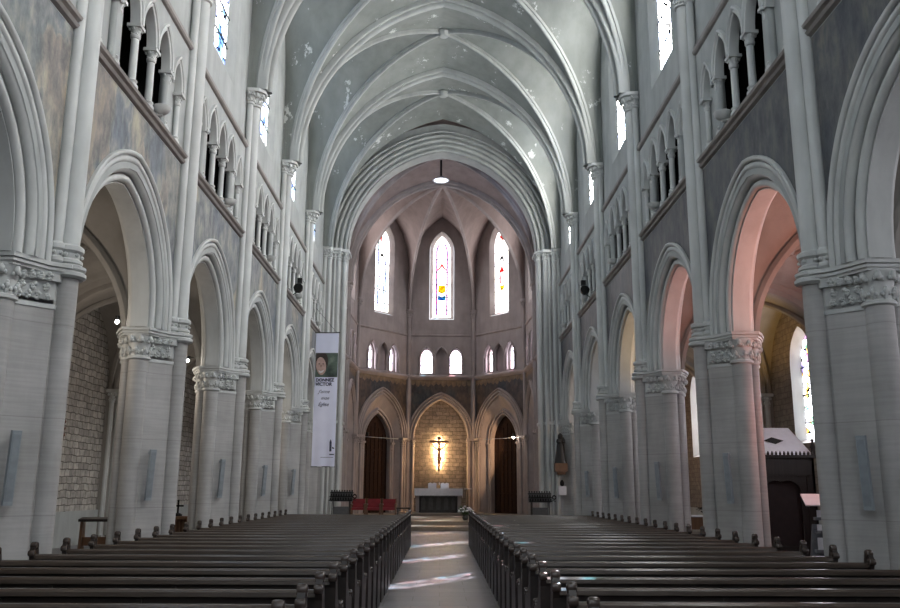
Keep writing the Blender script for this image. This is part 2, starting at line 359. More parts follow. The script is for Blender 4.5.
# ------------------------------------------------------------------ pier (local x outward from nave axis, y along nave; origin on the wall-axis x=5.0)
def off_poly(pts, d):
    n = len(pts); cx = sum(p[0] for p in pts)/n; out = []
    for i in range(n):
        a = Vector(pts[i-1]); b = Vector(pts[i]); c = Vector(pts[(i+1) % n])
        e1 = (b-a).normalized(); e2 = (c-b).normalized(); n1 = Vector((e1.y, -e1.x)); n2 = Vector((e2.y, -e2.x))
        m = (n1+n2).normalized(); out.append(tuple(b+m*(d/max(.3, m.dot(n1)))))
    return out
CORE = [(.20, -.20), (.54, -.56), (.88, -.56), (1.06, -.30), (1.06, .30), (.88, .56), (.54, .56), (.20, .20)]
def make_pier():
    root = empty('clustered_pier')
    mb = MB(); mb.prism(CORE, 0, ZAB-.5); mb.build('core', M_PIER, root)
    spots = [(.14, 0, .15), (.70, -.62, .175), (.96, -.50, .10), (1.10, 0, .14), (.70, .62, .175), (.96, .50, .10)]
    for (x, y, r) in spots: shaft_mb(x, y, r, .3, ZAB-.5 if (x, y) != (.14, 0) else ZAB-.1).build('shaft', M_PIER, root, 40)
    # base
    mb = MB(); mb.prism(off_poly(CORE, .24), 0, .22); mb.prism(off_poly(CORE, .16), .22, .30)
    for (x, y, r) in spots: mb.lathe([(r*1.5, 0), (r*1.5, .06), (r*1.25, .10), (r*1.32, .15), (r*1.02, .2)], (x, y, .22), 16)
    mb.build('plinth', M_PIER, root, 40)
    # capitals
    bell = MB(); leaf = MB()
    bell.prism(off_poly(CORE, .015), ZAB-.62, ZAB-.56); bell.prism(off_poly(CORE, .0), ZAB-.56, ZAB-.16)
    bell.prism(off_poly(CORE, .06), ZAB-.25, ZAB-.13)
    for (x, y, r) in spots[1:]: capital(bell, leaf, x, y, r, ZAB-.6, ZAB-.13, 1.4, 8, .05)
    # foliage on the flat faces
    for sg in (-1, 1):
        for (ax, ay, bx, by, m) in ((.22, -.26, .56, -.58, 4), (.98, -.42, 1.08, -.26, 1)):
            nx, ny = (Vector((by-ay, -(bx-ax))).normalized()); rnd = random.Random(int(ax*100))
            for row, (z, o) in enumerate(((ZAB-.47, .02), (ZAB-.35, .035), (ZAB-.21, .07))):
                mm_ = m if row != 1 else m-1
                for i in range(max(1, mm_)):
                    t = (i+.5)/max(1, mm_); px = ax+(bx-ax)*t-abs(nx)*o*(1 if nx < 0 else -1); py = ay+(by-ay)*t-o*.7
                    for q in range(5):
                        aa_ = q*2*PI/5+rnd.random(); rr_ = .032+.012*rnd.random()
                        leaf.blob((px+rr_*math.cos(aa_)*.7, -sg*(py)-(-sg)*0+0*rr_, z+rr_*math.sin(aa_)), .020+.008*rnd.random()+.004*row, n=5)
                    leaf.blob((px, -sg*(py-.012), z), .018, n=5)
    cp = bell.build('capital', M_SHAFT, root, 40); leaf.build('foliage', M_SHAFT, cp, 60)
    # abacus with moulded edge, wrapping the nave shaft
    A = [(.0, -.20), (.22, -.36), (.46, -.86), (.98, -.86), (1.12, -.64), (1.30, -.26), (1.30, .26), (1.12, .64), (.98, .86), (.46, .86), (.22, .36), (.0, .20)]
    mb = MB()
    for z0, z1, d in ((ZAB-.15, ZAB-.11, -.05), (ZAB-.11, ZAB-.075, -.02), (ZAB-.075, ZAB-.055, -.05), (ZAB-.055, ZAB, 0)): mb.prism(off_poly(A, d), z0, z1)
    mb.lathe([(.20, 0), (.24, .03), (.24, .08), (.2, .1), (.23, .13), (.23, .17), (.17, .2)], (.14, 0, ZAB-.17), 18)
    mb.build('abacus', M_SHAFT, root, 30)
    return root, A
def make_vshaft(root):
    for (x, y, r) in ((.16, 0, .135), (.25, -.19, .08), (.25, .19, .08)):
        shaft_mb(x, y, r, ZAB, ZCAP-.45, 18).build('vault_shaft', M_SHAFT, root, 40)
        c = MB(); c.lathe([(r*1.05, 0), (r*1.45, .03), (r*1.45, .07), (r*1.1, .1), (r*1.12, .17), (r*1.5, .2), (r*1.5, .26), (r*1.05, .3)], (x, y, ZAB+.02), 16)
        for i in range(7):
            a = 2*PI*i/7; c.blob((x+r*1.3*math.cos(a), y+r*1.3*math.sin(a), ZAB+.16), .03, n=5)
        c.build('collar', M_SHAFT, root, 40)
    bell = MB(); leaf = MB()
    capital(bell, leaf, .16, 0, .15, ZCAP-.48, ZCAP-.08, 1.6, 8, .055)
    for sg in (-1, 1): capital(bell, leaf, .25, sg*.19, .09, ZCAP-.45, ZCAP-.08, 1.7, 7, .045)
    bell.prism([(-.14, -.15), (.0, -.32), (.32, -.36), (.32, .36), (.0, .32), (-.14, .15)], ZCAP-.09, ZCAP)
    cp = bell.build('upper_capital', M_SHAFT, root, 40); leaf.build('foliage', M_SHAFT, cp, 60)
pier0, ABP = make_pier(); make_vshaft(pier0)
piers = {}
for side in (-1, 1):
    for k in range(-2, 7):
        o = pier0 if (side == -1 and k == -2) else copy_tree(pier0)
        o.location = (side*5.0, PY(k), 0); o.rotation_euler = (0, 0, 0 if side > 0 else PI)
        sd = 'left' if side < 0 else 'right'
        if k >= 1 and k < 6: lb = f'{ordn(k)} grey clustered stone pier counted from the camera, {sd} side of the nave'
        elif k == 6: lb = f'grey clustered stone pier against the chancel arch, {sd} side of the nave'
        else: lb = f'clustered stone pier behind the camera, {ordn(3+k) if k<1 else ""} from the west wall, {sd} side'
        tag(o, lb, 'pier', 'clustered piers of the nave arcades')
        piers[(side, k)] = o

# ------------------------------------------------------------------ frames for walls
def frame_local(x0=0.0): return lambda s, z, n: Vector((x0+n, s, z))      # local: x = outward

# arcade arch (archivolt) -------------------------------------------------
AA, AH, AZS = 1.72, 1.98, 4.72
half = [(0, 0), (0, .15), (.02, .15), (.04, .10)]+bump((.05, .12), (.15, .22), 1, 7)+[(.165, .15), (.20, .15)]+bump((.21, .20), (.31, .31), 1, 7)+[(.325, .22), (.36, .22)]+bump((.37, .28), (.45, .37), 1, 7)+[(.455, .30), (.475, .30)]+bump((.48, .36), (.555, .41), .9, 5)+[(.56, .33)]
PROF = [(r, -w) for r, w in reversed(half)]+half[1:]
def make_arcade_arch():
    root = empty('arcade_arch'); mb = MB(); fr = lambda s, z, n: Vector((.65+n, s, z))
    archivolt(mb, AA, AH, AZS, PROF, fr, ZAB); mb.build('moulding', M_SHAFT, root, 35); return root
aa0 = make_arcade_arch(); first = True
for side in (-1, 1):
    for k in range(-2, 6):
        o = aa0 if first else copy_tree(aa0); first = False
        o.location = (side*5.0, PY(k)+BAY/2, 0); o.rotation_euler = (0, 0, 0 if side > 0 else PI)
        sd = 'left' if side < 0 else 'right'
        tag(o, f'moulded pointed arch between the {ordn(k)} and {ordn(k+1)} {sd} piers' if k >= 1 else f'moulded pointed arch of the {sd} arcade, {ordn(k+3)} bay from the west wall', 'arch', 'pointed arches of the nave arcades')

# triforium arcade ---------------------------------------------------------
TS, TA, TH, TZ = .84, .33, .62, 9.50
TC = [-1.70, -.84, 0, .84, 1.70]
def tri_hole(blind=False):
    pts = []
    xs = [-.84, 0, .84]
    pts.append((-.84-.33, ZSILL+.2))
    for i, cx in enumerate(xs):
        L = half_arch(TA, TH, .03, 7)
        pts += [(cx+x, TZ+z) for x, z in L]+[(cx-x, TZ+z) for x, z in reversed(L[:-1])]
    pts.append((.84+.33, ZSILL+.2)); return pts
def make_triforium():
    root = empty('triforium_arcade')
    fr = lambda s, z, n: Vector((.3+n, s, z))
    prof = [(.0, .15), (.0, .02)]+bump((.0, .0), (.05, -.03), -.8, 3)+[(.065, -.01)]+bump((.07, -.02), (.125, -.06), -.9, 3)+[(.14, .01)]
    for i, cx in enumerate(TC):
        end = i in (0, 4); zs = TZ-(.12 if end else 0); a = TA-(.08 if end else 0); h = TH-(.1 if end else 0)
        mb = MB(); archivolt(mb, a, h, zs, prof, fr, zs-.02, cx, 8)
        mb.build('arch_moulding', M_SHAFT, root, 35)
    for i, sx in enumerate([-1.98, -1.28, -.42, .42, 1.28, 1.98]):
        end = i in (0, 5); zt = TZ-(.14 if end else .02); r = .05 if end else .068; n0 = .05 if end else .07
        c = MB(); c.lathe([(r*1.7, 0), (r*1.7, .05), (r*1.2, .1), (r*1.5, .14), (r, .18), (r, zt-ZSILL-.2-.26)], (.3+n0, sx, ZSILL+.2), 12)
        col = c.build('column', M_SHAFT, root, 40)
        bell = MB(); leaf = MB(); capital(bell, leaf, .3+n0, sx, r*1.05, zt-.25, zt-.05, 1.5, 6, .018)
        bell.box(.3+n0-.12, .3+n0+.12, sx-.125, sx+.125, zt-.06, zt)
        cp = bell.build('capital', M_SHAFT, col, 40); leaf.build('foliage', M_SHAFT, cp)
    # low iron rail across the openings
    mb = MB(); mb.tube([(.62, -1.2, ZSILL+.62), (.62, 1.2, ZSILL+.62)], .014, 6); mb.build('rail', M_IRON, root)
    return root
tri0 = make_triforium(); first = True
for side in (-1, 1):
    for k in range(-2, 6):
        o = tri0 if first else copy_tree(tri0); first = False
        o.location = (side*5.0, PY(k)+BAY/2, 0); o.rotation_euler = (0, 0, 0 if side > 0 else PI)
        sd = 'left' if side < 0 else 'right'
        tag(o, f'small arcade of colonnettes above the arch between {ordn(k)} and {ordn(k+1)} {sd} piers' if k >= 1 else f'small arcade of colonnettes on the {sd} wall, {ordn(k+3)} bay from the west wall', 'arcade', 'triforium arcades')

# ------------------------------------------------------------------ nave walls
WA, WH, WZ0, WZS = .56, .95, 12.0, 16.0     # clerestory opening (inner, glass); hole bigger
YS, YE = PY(-2), PY(6)
wallobj = {}
for side in (-1, 1):
    nm = 'wall_left' if side < 0 else 'wall_right'
    root = empty(nm, kind='structure'); wallobj[side] = root
    fr = lambda s, z, n, sd=side: Vector((sd*(WN+.2+n), s, z))
    # lower band: arches
    outl = [(YS, ZAB)]; 
    bays = [PY(k)+BAY/2 for k in range(-2, 6)]
    for yc in bays:
        pts = arch_poly(AA, AH, ZAB, AZS, .25, yc, 10); outl += pts
    outl += [(YE, ZAB), (YE, ZSILL+.05), (YS, ZSILL+.05)]
    plate(outl, [], .4, fr, M_WALL, 'arcade_wall', root)
    fr2 = lambda s, z, n, sd=side: Vector((sd*(WN+.57+n), s, z))
    plate(outl, [], .22, fr2, M_AISLE, 'aisle_side_wall', root)
    holes = [[(x+yc, z) for x, z in tri_hole()] for yc in bays]
    for yc in bays:
        for cx in (TC[0], TC[4]): holes.append(arch_poly(TA-.08, TH-.1, ZSILL+.2, TZ-.12, .03, yc+cx, 7))
    plate([(YS, ZSILL), (YE, ZSILL), (YE, ZUP), (YS, ZUP)], holes, .16, lambda s, z, n, sd=side: Vector((sd*(WN+.08+n), s, z)), M_WALL, 'triforium_wall', root)
    # blind backs of the end arches, passage behind
    mb = MB()
    for yc in bays:
        for cx in (TC[0], TC[4]): mb.box(min(side*(WN+.12), side*(WN+.18)), max(side*(WN+.12), side*(WN+.18)), yc+cx-.35, yc+cx+.35, ZSILL, ZUP-.2)
    mb.build('blind_arch_back', M_WALL, root)
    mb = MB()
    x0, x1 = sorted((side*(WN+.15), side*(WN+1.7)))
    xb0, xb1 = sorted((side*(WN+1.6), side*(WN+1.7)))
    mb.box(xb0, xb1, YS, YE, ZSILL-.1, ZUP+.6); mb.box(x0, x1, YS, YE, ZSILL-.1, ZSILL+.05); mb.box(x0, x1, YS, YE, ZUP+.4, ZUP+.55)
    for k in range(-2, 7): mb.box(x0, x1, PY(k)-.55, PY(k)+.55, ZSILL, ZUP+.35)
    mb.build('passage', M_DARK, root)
    # clerestory wall
    holes = [arch_poly(WA+.46, WH+.6, WZ0-.35, WZS, 0, yc, 8) for yc in bays]
    plate([(YS, ZUP), (YE, ZUP), (YE, 18.7), (YS, 18.7)], holes, .3, lambda s, z, n, sd=side: Vector((sd*(WN+.2+n), s, z)), M_WALL, 'clerestory_wall', root)
    # string courses
    for i, k in enumerate(range(-2, 6)):
        a, b = PY(k)+.27, PY(k+1)-.27
        pr = [(0.0, -.09), (-.06, -.07), (-.09, -.03), (-.06, .0), (-.05, .02), (-.11, .04), (-.13, .08), (-.11, .11), (0, .22)]
        mb = MB(); xs = lambda d: side*(WN+d)
        mb.grid([[Vector((xs(d), y, ZSILL+z)) for d, z in pr] for y in (a, b)]); mb.add([(xs(d), a, ZSILL+z) for d, z in pr], [tuple(range(len(pr)))]); mb.add([(xs(d), b, ZSILL+z) for d, z in pr], [tuple(range(len(pr)))])
        mb.build('string_course', M_STRING, root, 30)
        pr = [(.04, -.05), (-.05, -.03), (-.08, 0), (-.08, .04), (-.02, .06), (-.05, .09), (-.05, .13), (.06, .18)]
        mb = MB(); mb.grid([[Vector((xs(d), y, ZUP+z)) for d, z in pr] for y in (a, b)]); mb.add([(xs(d), a, ZUP+z) for d, z in pr], [tuple(range(len(pr)))]); mb.add([(xs(d), b, ZUP+z) for d, z in pr], [tuple(range(len(pr)))])
        mb.build('string_course', M_STRING, root, 30)
        # painted spandrel
        yc = (a+b)/2; L = half_arch(AA, AH, .53, 12); hw = BAY/2-.30
        pts = [(yc-hw, ZAB+.2)]+([(yc-AA-.53, ZAB+.2)] if AA+.53 < hw else [])+[(yc+x, AZS+z) for x, z in L if abs(x) <= hw]+[(yc-x, AZS+z) for x, z in reversed(L[:-1]) if abs(x) <= hw]+([(yc+AA+.53, ZAB+.2)] if AA+.53 < hw else [])+[(yc+hw, ZAB+.2), (yc+hw, ZSILL-.12), (yc-hw, ZSILL-.12)]
        plate(pts, [], .012, lambda s, z, n, sd=side: Vector((sd*(WN-.006+n), s, z)), M_MUR_L if side < 0 else M_MUR_R, 'mural', root)
# clerestory windows
wi = 0
def make_window(name, a, h, z0, zs, splay, depth, gmat, wmat, M, pane_mat=None, bars=True, figure=None):
    """window in local frame (x outward, y along), M: Matrix to world; returns root"""
    global wi; wi += 1
    root = empty(f'window_{wi}', kind='structure')
    T = lambda s, z, n: M @ Vector((n, s, z))
    # splayed reveal
    mb = MB(); sa, sh, sz = splay if isinstance(splay, tuple) else (splay,)*3; A = arch_poly(a+sa, h+sh, z0-sz, zs, 0, 0, 8); B = arch_poly(a, h, z0, zs, 0, 0, 8)
    n = len(A); vs = [T(s, z, 0) for s, z in A]+[T(s, z, depth) for s, z in B]
    mb.add(vs, [(i, (i+1) % n, n+(i+1) % n, n+i) for i in range(n)]); mb.build('splay', wmat, root, 50)
    # pane
    mb = MB(); mb.add([T(s, z, depth-.01) for s, z in B], [tuple(range(n))]); p = mb.build('pane', gmat, root, recalc=False)
    # saddle bars + mullion
    if bars:
        mb = MB(); z = z0+.45
        while z < zs+.2: mb.tube([T(-a, z, depth-.04), T(a, z, depth-.04)], .024, 4); z += .8 if zs-z0 > 2 else .6
        mb.build('saddle_bars', M_IRON, root)
    return root
for side in (-1, 1):
    for k in range(-2, 6):
        M = Matrix.Translation((side*(WN+.05), PY(k)+BAY/2, 0)) @ Matrix.Rotation(0 if side > 0 else PI, 4, 'Z')
        make_window('w', WA, WH, WZ0, WZS, (.46, .6, .35), .16, G_R if side > 0 else G_L, M_WALL, M)

# ------------------------------------------------------------------ vaults
ceil = empty('ceiling', kind='structure')
TA_, TH_ = 4.72, 5.9
CROWN = ZCAP+TH_
def lin(p, q, n): return [p+(q-p)*i/n for i in range(n+1)]
def resample(pts, n):
    L = [0]
    for i in range(1, len(pts)): L.append(L[-1]+(pts[i]-pts[i-1]).length)
    out = []; j = 0
    for i in range(n+1):
        t = L[-1]*i/n
        while j < len(L)-2 and L[j+1] < t: j += 1
        f = (t-L[j])/max(1e-9, L[j+1]-L[j]); out.append(pts[j].lerp(pts[j+1], min(1, f)))
    return out
def arc3(p0, dirv, dist, z0, h, r=0.0, n=16, stilt=0.0):
    """3D half pointed arch from p0 (xy), going along dirv for dist, rising h"""
    d = Vector(dirv).normalized(); pts = []
    if stilt: pts.append(Vector((p0[0]-d.x*r, p0[1]-d.y*r, z0)))
    for x, z in half_arch(dist, h, r, n): pts.append(Vector((p0[0]+d.x*(x+dist), p0[1]+d.y*(x+dist), z0+stilt+z)))
    return pts
def cell(mb, A, B, n=14, m=5, mid=None):
    A = resample(A, n); B = resample(B, n)
    mb.grid([[A[i].lerp(B[i], j/m) for j in range(m+1)] for i in range(n+1)])
RIB_T = [(.36, -.26), (.17, -.26)]+bump((.15, -.26), (.13, -.15), 1, 6)+[(.18, -.14), (.18, -.10)]+bump((.08, -.09), (.08, .09), 1, 7)+[(.18, .10), (.18, .14)]+bump((.13, .15), (.15, .26), 1, 6)+[(.17, .26), (.36, .26)]
RIB_D = [(.22, -.09), (.12, -.09), (.12, -.05)]+bump((.05, -.055), (.05, .055), 1, 6)+[(.12, .05), (.12, .09), (.22, .09)]
def trans_rib(y, name='transverse_arch', a=TA_, h=TH_, mat=M_VRIB, prof=RIB_T, z=ZCAP):
    for sg in (-1, 1):
        mb = MB(); rows = []
        paths = [[Vector((sg*x, y+w, z+zz)) for x, zz in half_arch(a, h, r, 20)] for r, w in prof]
        mb.grid([[p[i] for p in paths] for i in range(21)]); mb.build(name, mat, ceil, 40)
def diag_rib(p0, p1, z0, h, mat=M_SHAFT, r0=.0, prof=RIB_D):
    d = Vector((p1[0]-p0[0], p1[1]-p0[1], 0)); D = d.length; d.normalize(); Bn = d.cross(Vector((0, 0, 1)))
    mb = MB(); paths = [[Vector((p0[0], p0[1], 0))+d*(x+D)+Bn*w+Vector((0, 0, z0+z)) for x, z in half_arch(D, h, r, 18)] for r, w in prof]
    mb.grid([[p[i] for p in paths] for i in range(19)]); mb.build('diagonal_rib', mat, ceil, 40)
BOSSZ = 18.55
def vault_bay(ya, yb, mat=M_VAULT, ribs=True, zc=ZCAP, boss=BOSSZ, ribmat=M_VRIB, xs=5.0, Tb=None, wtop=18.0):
    yc = (ya+yb)/2; mb = MB()
    for sx in (-1, 1):
        for y0, sy in ((ya, 1), (yb, -1)):
            hy = (yb-ya)/2
            p0 = (sx*(xs-.1), y0+sy*.22)
            d = Vector((-p0[0], yc-p0[1], 0)); D = d.length
            dz = boss-zc
            Dg = arc3(p0, d, D, zc, dz, .16, 16)
            T = [Vector((sx*abs(x), y0+sy*.2, zc+z)) for x, z in half_arch(*((TA_, TH_) if not Tb or sy > 0 else Tb), .26, 16)]
            W = arc3((sx*(WN+.06), y0+sy*.26), (0, sy, 0), hy-.26, 3.0, 0, .08, 12, stilt=0) if False else None
            st = 2.4; wl = half_arch(hy-.26, 18.0-zc-st, .0, 12)
            W = [Vector((sx*(WN-.02+.06), y0+sy*.26, zc))]+[Vector((sx*(WN+.04), yc+sy*x, zc+st+z)) for x, z in wl]
            cell(mb, T, Dg); cell(mb, W, Dg)
            if ribs: diag_rib(p0, (0, yc), zc, dz, ribmat)
            # wall rib
            wr = MB(); sweep(wr, W, [(0, 0), (-.07, 0), (-.07, -sx*.07), (0, -sx*.10)], (1, 0, 0), sy)
            wr.build('wall_rib', ribmat, ceil, 40)
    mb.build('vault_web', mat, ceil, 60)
    b = MB(); b.lathe([(.02, -.12), (.16, -.10), (.22, -.03), (.26, .06), (.2, .2)], (0, yc, boss), 14); b.build('boss', ribmat, ceil, 40)
for k in range(-2, 6):
    vault_bay(PY(k), PY(k+1) if k < 5 else PY(6)-.25)
    trans_rib(PY(k))
# west wall
mb = MB()
o = plate([(-5.6, 0), (5.6, 0), (5.6, 19.2), (-5.6, 19.2)], [arch_poly(1.9, 2.6, 9.0, 13.2, 0, 0, 12), arch_poly(1.1, 1.5, 4.6, 6.6, 0, -2.9, 10), arch_poly(1.1, 1.5, 4.6, 6.6, 0, 2.9, 10)], .5, lambda s, z, n: Vector((s, YS-.25+n, z)), M_WALL, 'wall_west'); tag(o, kind='structure')
G_W = glass('west_glass', 1.8, [(.8, .85, 1), (.9, 1, 1)], 4, .03, .5, (.9, .96, 1))  # unseen west windows, added as fill light from behind the camera
for (cx, a, h, z0, zs) in ((0, 1.8, 2.5, 9.1, 13.2), (-2.9, 1.0, 1.4, 4.7, 6.6), (2.9, 1.0, 1.4, 4.7, 6.6)):
    M = Matrix.Translation((cx, YS-.02, 0)) @ Matrix.Rotation(-PI/2, 4, 'Z')
    make_window('w', a, h, z0, zs, .1, .4, G_W, M_WALL, M)
for sx in (-1, 1):
    mb = MB(); x0, x1 = sorted((sx*5.5, sx*10.6)); mb.box(x0, x1, YS-.5, YS, 0, 8); mb.build('wall_aisle_west_'+('left' if sx < 0 else 'right'), M_AISLE)['kind'] = 'structure'

# ------------------------------------------------------------------ chancel arch and responds
CA, CH = 4.33, 4.87
crespond = {}
ch = empty('wall_chancel_arch', kind='structure')
orders = [(0, .55)]+bump((.0, .50), (.10, .40), .0, 1)
prf = [(0, .75), (0, -.05), (.03, 0)]+bump((.04, -.04), (.15, -.13), -1, 7)+[(.17, -.04), (.22, -.04)]+bump((.24, -.12), (.36, -.22), -1, 7)+[(.38, -.12), (.43, -.12)]+bump((.45, -.20), (.57, -.30), -1, 7)+[(.59, -.20), (.64, -.20)]+bump((.66, -.28), (.78, -.36), -1, 7)+[(.80, -.26), (.85, -.26)]+bump((.87, -.34), (.95, -.40), -1, 5)+[(.97, -.3), (1.05, -.3), (1.3, -.3)]
frc = lambda s, z, n: Vector((s, 37.85+n, z))
mb = MB(); archivolt(mb, CA, CH, ZCAP, prf, frc, n=20); mb.build('chancel_arch_moulding', M_VRIB, ch, 40)
outl = arch_poly(CA, CH, ZCAP, ZCAP, .15, 0, 20)
plate([(-5.7, ZCAP)]+outl+[(5.7, ZCAP), (5.7, 19.2), (-5.7, 19.2)], [], .5, lambda s, z, n: Vector((s, 38.15+n, z)), M_APVLT, 'wall_above_arch', ch)
for sx in (-1, 1):
    mb = MB()
    pl = [(4.36, 38.6), (4.36, 37.75), (4.62, 37.62), (4.66, 37.42), (5.02, 37.40), (5.06, 37.22), (5.75, 37.20), (5.75, 38.6)]
    mb.prism([(sx*x, y) for x, y in pl], .3, ZCAP-.15); mb.build('respond', M_PIER, ch)
    bell = MB(); leaf = MB()
    for (x, y, r) in ((4.42, 37.68, .10), (4.66, 37.46, .09), (4.84, 37.40, .05), (5.04, 37.26, .09), (4.45, 38.0, .10), (4.45, 38.35, .10)):
        shaft_mb(sx*x, y, r, .3, ZCAP-.5, 14).build('respond_shaft', M_SHAFT, ch, 40)
        capital(bell, leaf, sx*x, y, r, ZCAP-.55, ZCAP-.12, 1.5, 7, .04)
    pa = [(4.22, 38.6), (4.22, 37.62), (4.50, 37.40), (4.58, 37.26), (4.94, 37.22), (5.0, 37.08), (5.75, 37.06), (5.75, 38.6)]
    bell.prism([(sx*x, y) for x, y in pa], ZCAP-.13, ZCAP)
    c = bell.build('respond_capital', M_SHAFT, ch, 40); leaf.build('foliage', M_SHAFT, c)
    mb = MB(); mb.prism([(sx*(x-.05 if x < 5.5 else x), y-.05 if y < 38 else y) for x, y in pl], 4.40, 4.52); mb.build('respond_string', M_SHAFT, ch)

# ------------------------------------------------------------------ choir and apse walls
def lowwall(root, w, kind, mats):
    """one face of choir/apse. local: x outward, y along, width w; kind 'door','recess'"""
    wm, mm = mats
    a = min(1.62, w/2-.42); h = a*1.45; zs = 4.55; hw = w/2
    fr = frame_local(0)
    hole = arch_poly(a, h, 0, zs, 0, 0, 12)
    outl = [(-hw, 0)]+hole+[(hw, 0), (hw, ZSILL), (-hw, ZSILL)]
    plate(outl, [], .35, lambda s, z, n: Vector((.175+n, s, z)), wm, 'lower_wall', root)
    # painted band above
    L = half_arch(a, h, .38, 12)
    pts = [(-hw+.1, ZAB+.1)]+[(x, zs+z) for x, z in L if abs(x) < hw-.1]+[(-x, zs+z) for x, z in reversed(L[:-1]) if abs(x) < hw-.1]+[(hw-.1, ZAB+.1), (hw-.1, ZSILL-.1), (-hw+.1, ZSILL-.1)]
    plate(pts, [], .012, lambda s, z, n: Vector((-.006+n, s, z)), M_MUR_A, 'mural', root)
    # scalloped painted border
    mb = MB(); nn = 12
    for i in range(nn):
        s0 = -hw+.15+(w-.3)*i/nn; s1 = s0+(w-.3)/nn; hh = .28+.14*random.random()
        mb.add([(-.014, s0, ZSILL-.12), (-.014, s1, ZSILL-.12), (-.014, s1-.02, ZSILL-.12-hh*.7), (-.014, (s0+s1)/2, ZSILL-.12-hh), (-.014, s0+.02, ZSILL-.12-hh*.7)], [(0, 1, 2, 3, 4)])
    mb.build('painted_border', M_BORDER, root, recalc=False)
    # outer moulding
    pr = [(0, .35), (0, -.01), (.02, .02)]+bump((.03, 0), (.12, -.06), -1, 6)+[(.14, .01), (.19, .01)]+bump((.20, -.04), (.29, -.10), -1, 6)+[(.31, -.02), (.35, -.02)]+bump((.36, -.08), (.43, -.12), -1, 5)+[(.45, 0)]
    mb = MB(); archivolt(mb, a, h, zs, pr, fr, zs-.1); mb.build('arch_moulding', mm, root, 40)
    for sg in (-1, 1):
        bell = MB(); leaf = MB()
        for (s, r, x) in ((a+.08, .10, -.02), (a+.30, .07, -.03)):
            shaft_mb(x, sg*s, r, .3, zs-.5, 12).build('shaft', mm, root, 40); capital(bell, leaf, x, sg*s, r, zs-.5, zs-.12, 1.5, 7, .035)
        bell.box(-.2, .2, sg*(a+.2)-.26, sg*(a+.2)+.26, zs-.12, zs)
        c = bell.build('capital', mm, root, 40); leaf.build('foliage', mm, c)
    for sg in (-1, 1):
        mb = MB(); y0_, y1_ = sorted((sg*(hw-.14), sg*(hw+.06))); mb.box(.10, .95, y0_, y1_, 0, ZSILL); mb.build('leak_block', wm, root)  # unseen blocks added to stop lamp light leaking round the corners
    if kind == 'recess':
        mb = MB(); mb.box(.30, .45, -hw, hw, 0, ZSILL); mb.build('rubble_back', M_RUBL_X, root)
    else:
        # inner splayed orders and timber door
        ai, hi = .98, 1.55; z2 = 4.25
        fr2 = frame_local(.35)
        outl2 = arch_poly(ai+.12, hi+.1, 0, z2, 0, 0, 12)
        plate([(-hw, 0)]+outl2+[(hw, 0), (hw, ZSILL), (-hw, ZSILL)], [], .3, lambda s, z, n: Vector((.35+.15+n, s, z)), mm, 'inner_wall', root)
        # sloping jamb from outer to inner order
        A = arch_poly(a-.02, h, 0, zs, 0, 0, 12); Bp = arch_poly(ai+.42, hi+.45, 0, z2, 0, 0, 12); n = len(A)
        mb = MB(); mb.add([fr(s, z, .02) for s, z in A]+[fr(s, z, .345) for s, z in Bp], [(i, i+1, n+i+1, n+i) for i in range(n-1)]); mb.build('jamb', mm, root, 40)
        pr2 = [(0, .3), (0, 0)]+bump((.01, 0), (.10, -.05), -1, 6)+[(.12, .02), (.16, .02)]+bump((.17, -.03), (.26, -.09), -1, 6)+[(.29, 0)]
        mb = MB(); archivolt(mb, ai+.06, hi+.06, z2, pr2, fr2, 0.3); mb.build('inner_arch', mm, root, 40)
        for sg in (-1, 1):
            bell = MB(); leaf = MB(); s = ai+.22
            shaft_mb(.30, sg*s, .075, .3, z2-.45, 12).build('shaft', mm, root, 40); capital(bell, leaf, .30, sg*s, .075, z2-.45, z2-.1, 1.5, 7, .03)
            bell.box(.18, .42, sg*s-.14, sg*s+.14, z2-.1, z2); bell.build('capital', mm, root, 40)
def triwall(root, w, mats, lit=True):
    wm, mm = mats; hw = w/2; sc = .88
    cs = [-sc, 0, sc]; a = .35; h = .60; zs = 9.35; z0 = ZSILL+.25
    fr = frame_local(0)
    holes = [arch_poly(a, h, z0, zs, 0, c, 8) for c in cs]
    plate([(-hw, ZSILL), (hw, ZSILL), (hw, ZUP+.1), (-hw, ZUP+.1)], holes, .22, lambda s, z, n: Vector((.11+n, s, z)), wm, 'triforium_wall', root)
    for c in cs:
        pr = [(0, .2), (0, -.01)]+bump((.01, -.01), (.07, -.05), -1, 4)+[(.10, 0)]
        mb = MB(); archivolt(mb, a, h, zs, pr, fr, zs-.02, c, 8); mb.build('arch_moulding', mm, root, 40)
    for s in (cs[0]-a-.08, (cs[0]+cs[1])/2, (cs[1]+cs[2])/2, cs[2]+a+.08):
        mb = MB(); r = .055; mb.lathe([(r*1.6, 0), (r*1.2, .08), (r, .12), (r, zs-z0-.2), (r*1.6, zs-z0-.05), (r*1.6, zs-z0)], (-.03, s, z0), 10); mb.build('column', mm, root, 40)
    mb = MB(); pr = [(0.0, -.12), (-.10, -.06), (-.14, 0), (-.17, .04), (-.17, .10), (-.12, .13), (0, .22)]
    mb.grid([[Vector((d, y, ZSILL+z)) for d, z in pr] for y in (-hw, hw)]); mb.build('string_course', mm, root, 30)
    mb = MB(); pr = [(0, -.05), (-.07, 0), (-.07, .05), (0, .1)]
    mb.grid([[Vector((d, y, ZUP+.1+z)) for d, z in pr] for y in (-hw, hw)]); mb.build('string_course', mm, root, 30)
def upwall(root, w, mats, wa, wz0, wzs, wh, ztop=18.4):
    wm, mm = mats; hw = w/2
    hole = arch_poly(wa+.22, wh+.22, wz0-.22, wzs, 0, 0, 10)
    plate([(-hw, ZUP+.1), (hw, ZUP+.1), (hw, ztop), (-hw, ztop)], [hole], .22, lambda s, z, n: Vector((.11+n, s, z)), wm, 'upper_wall', root)
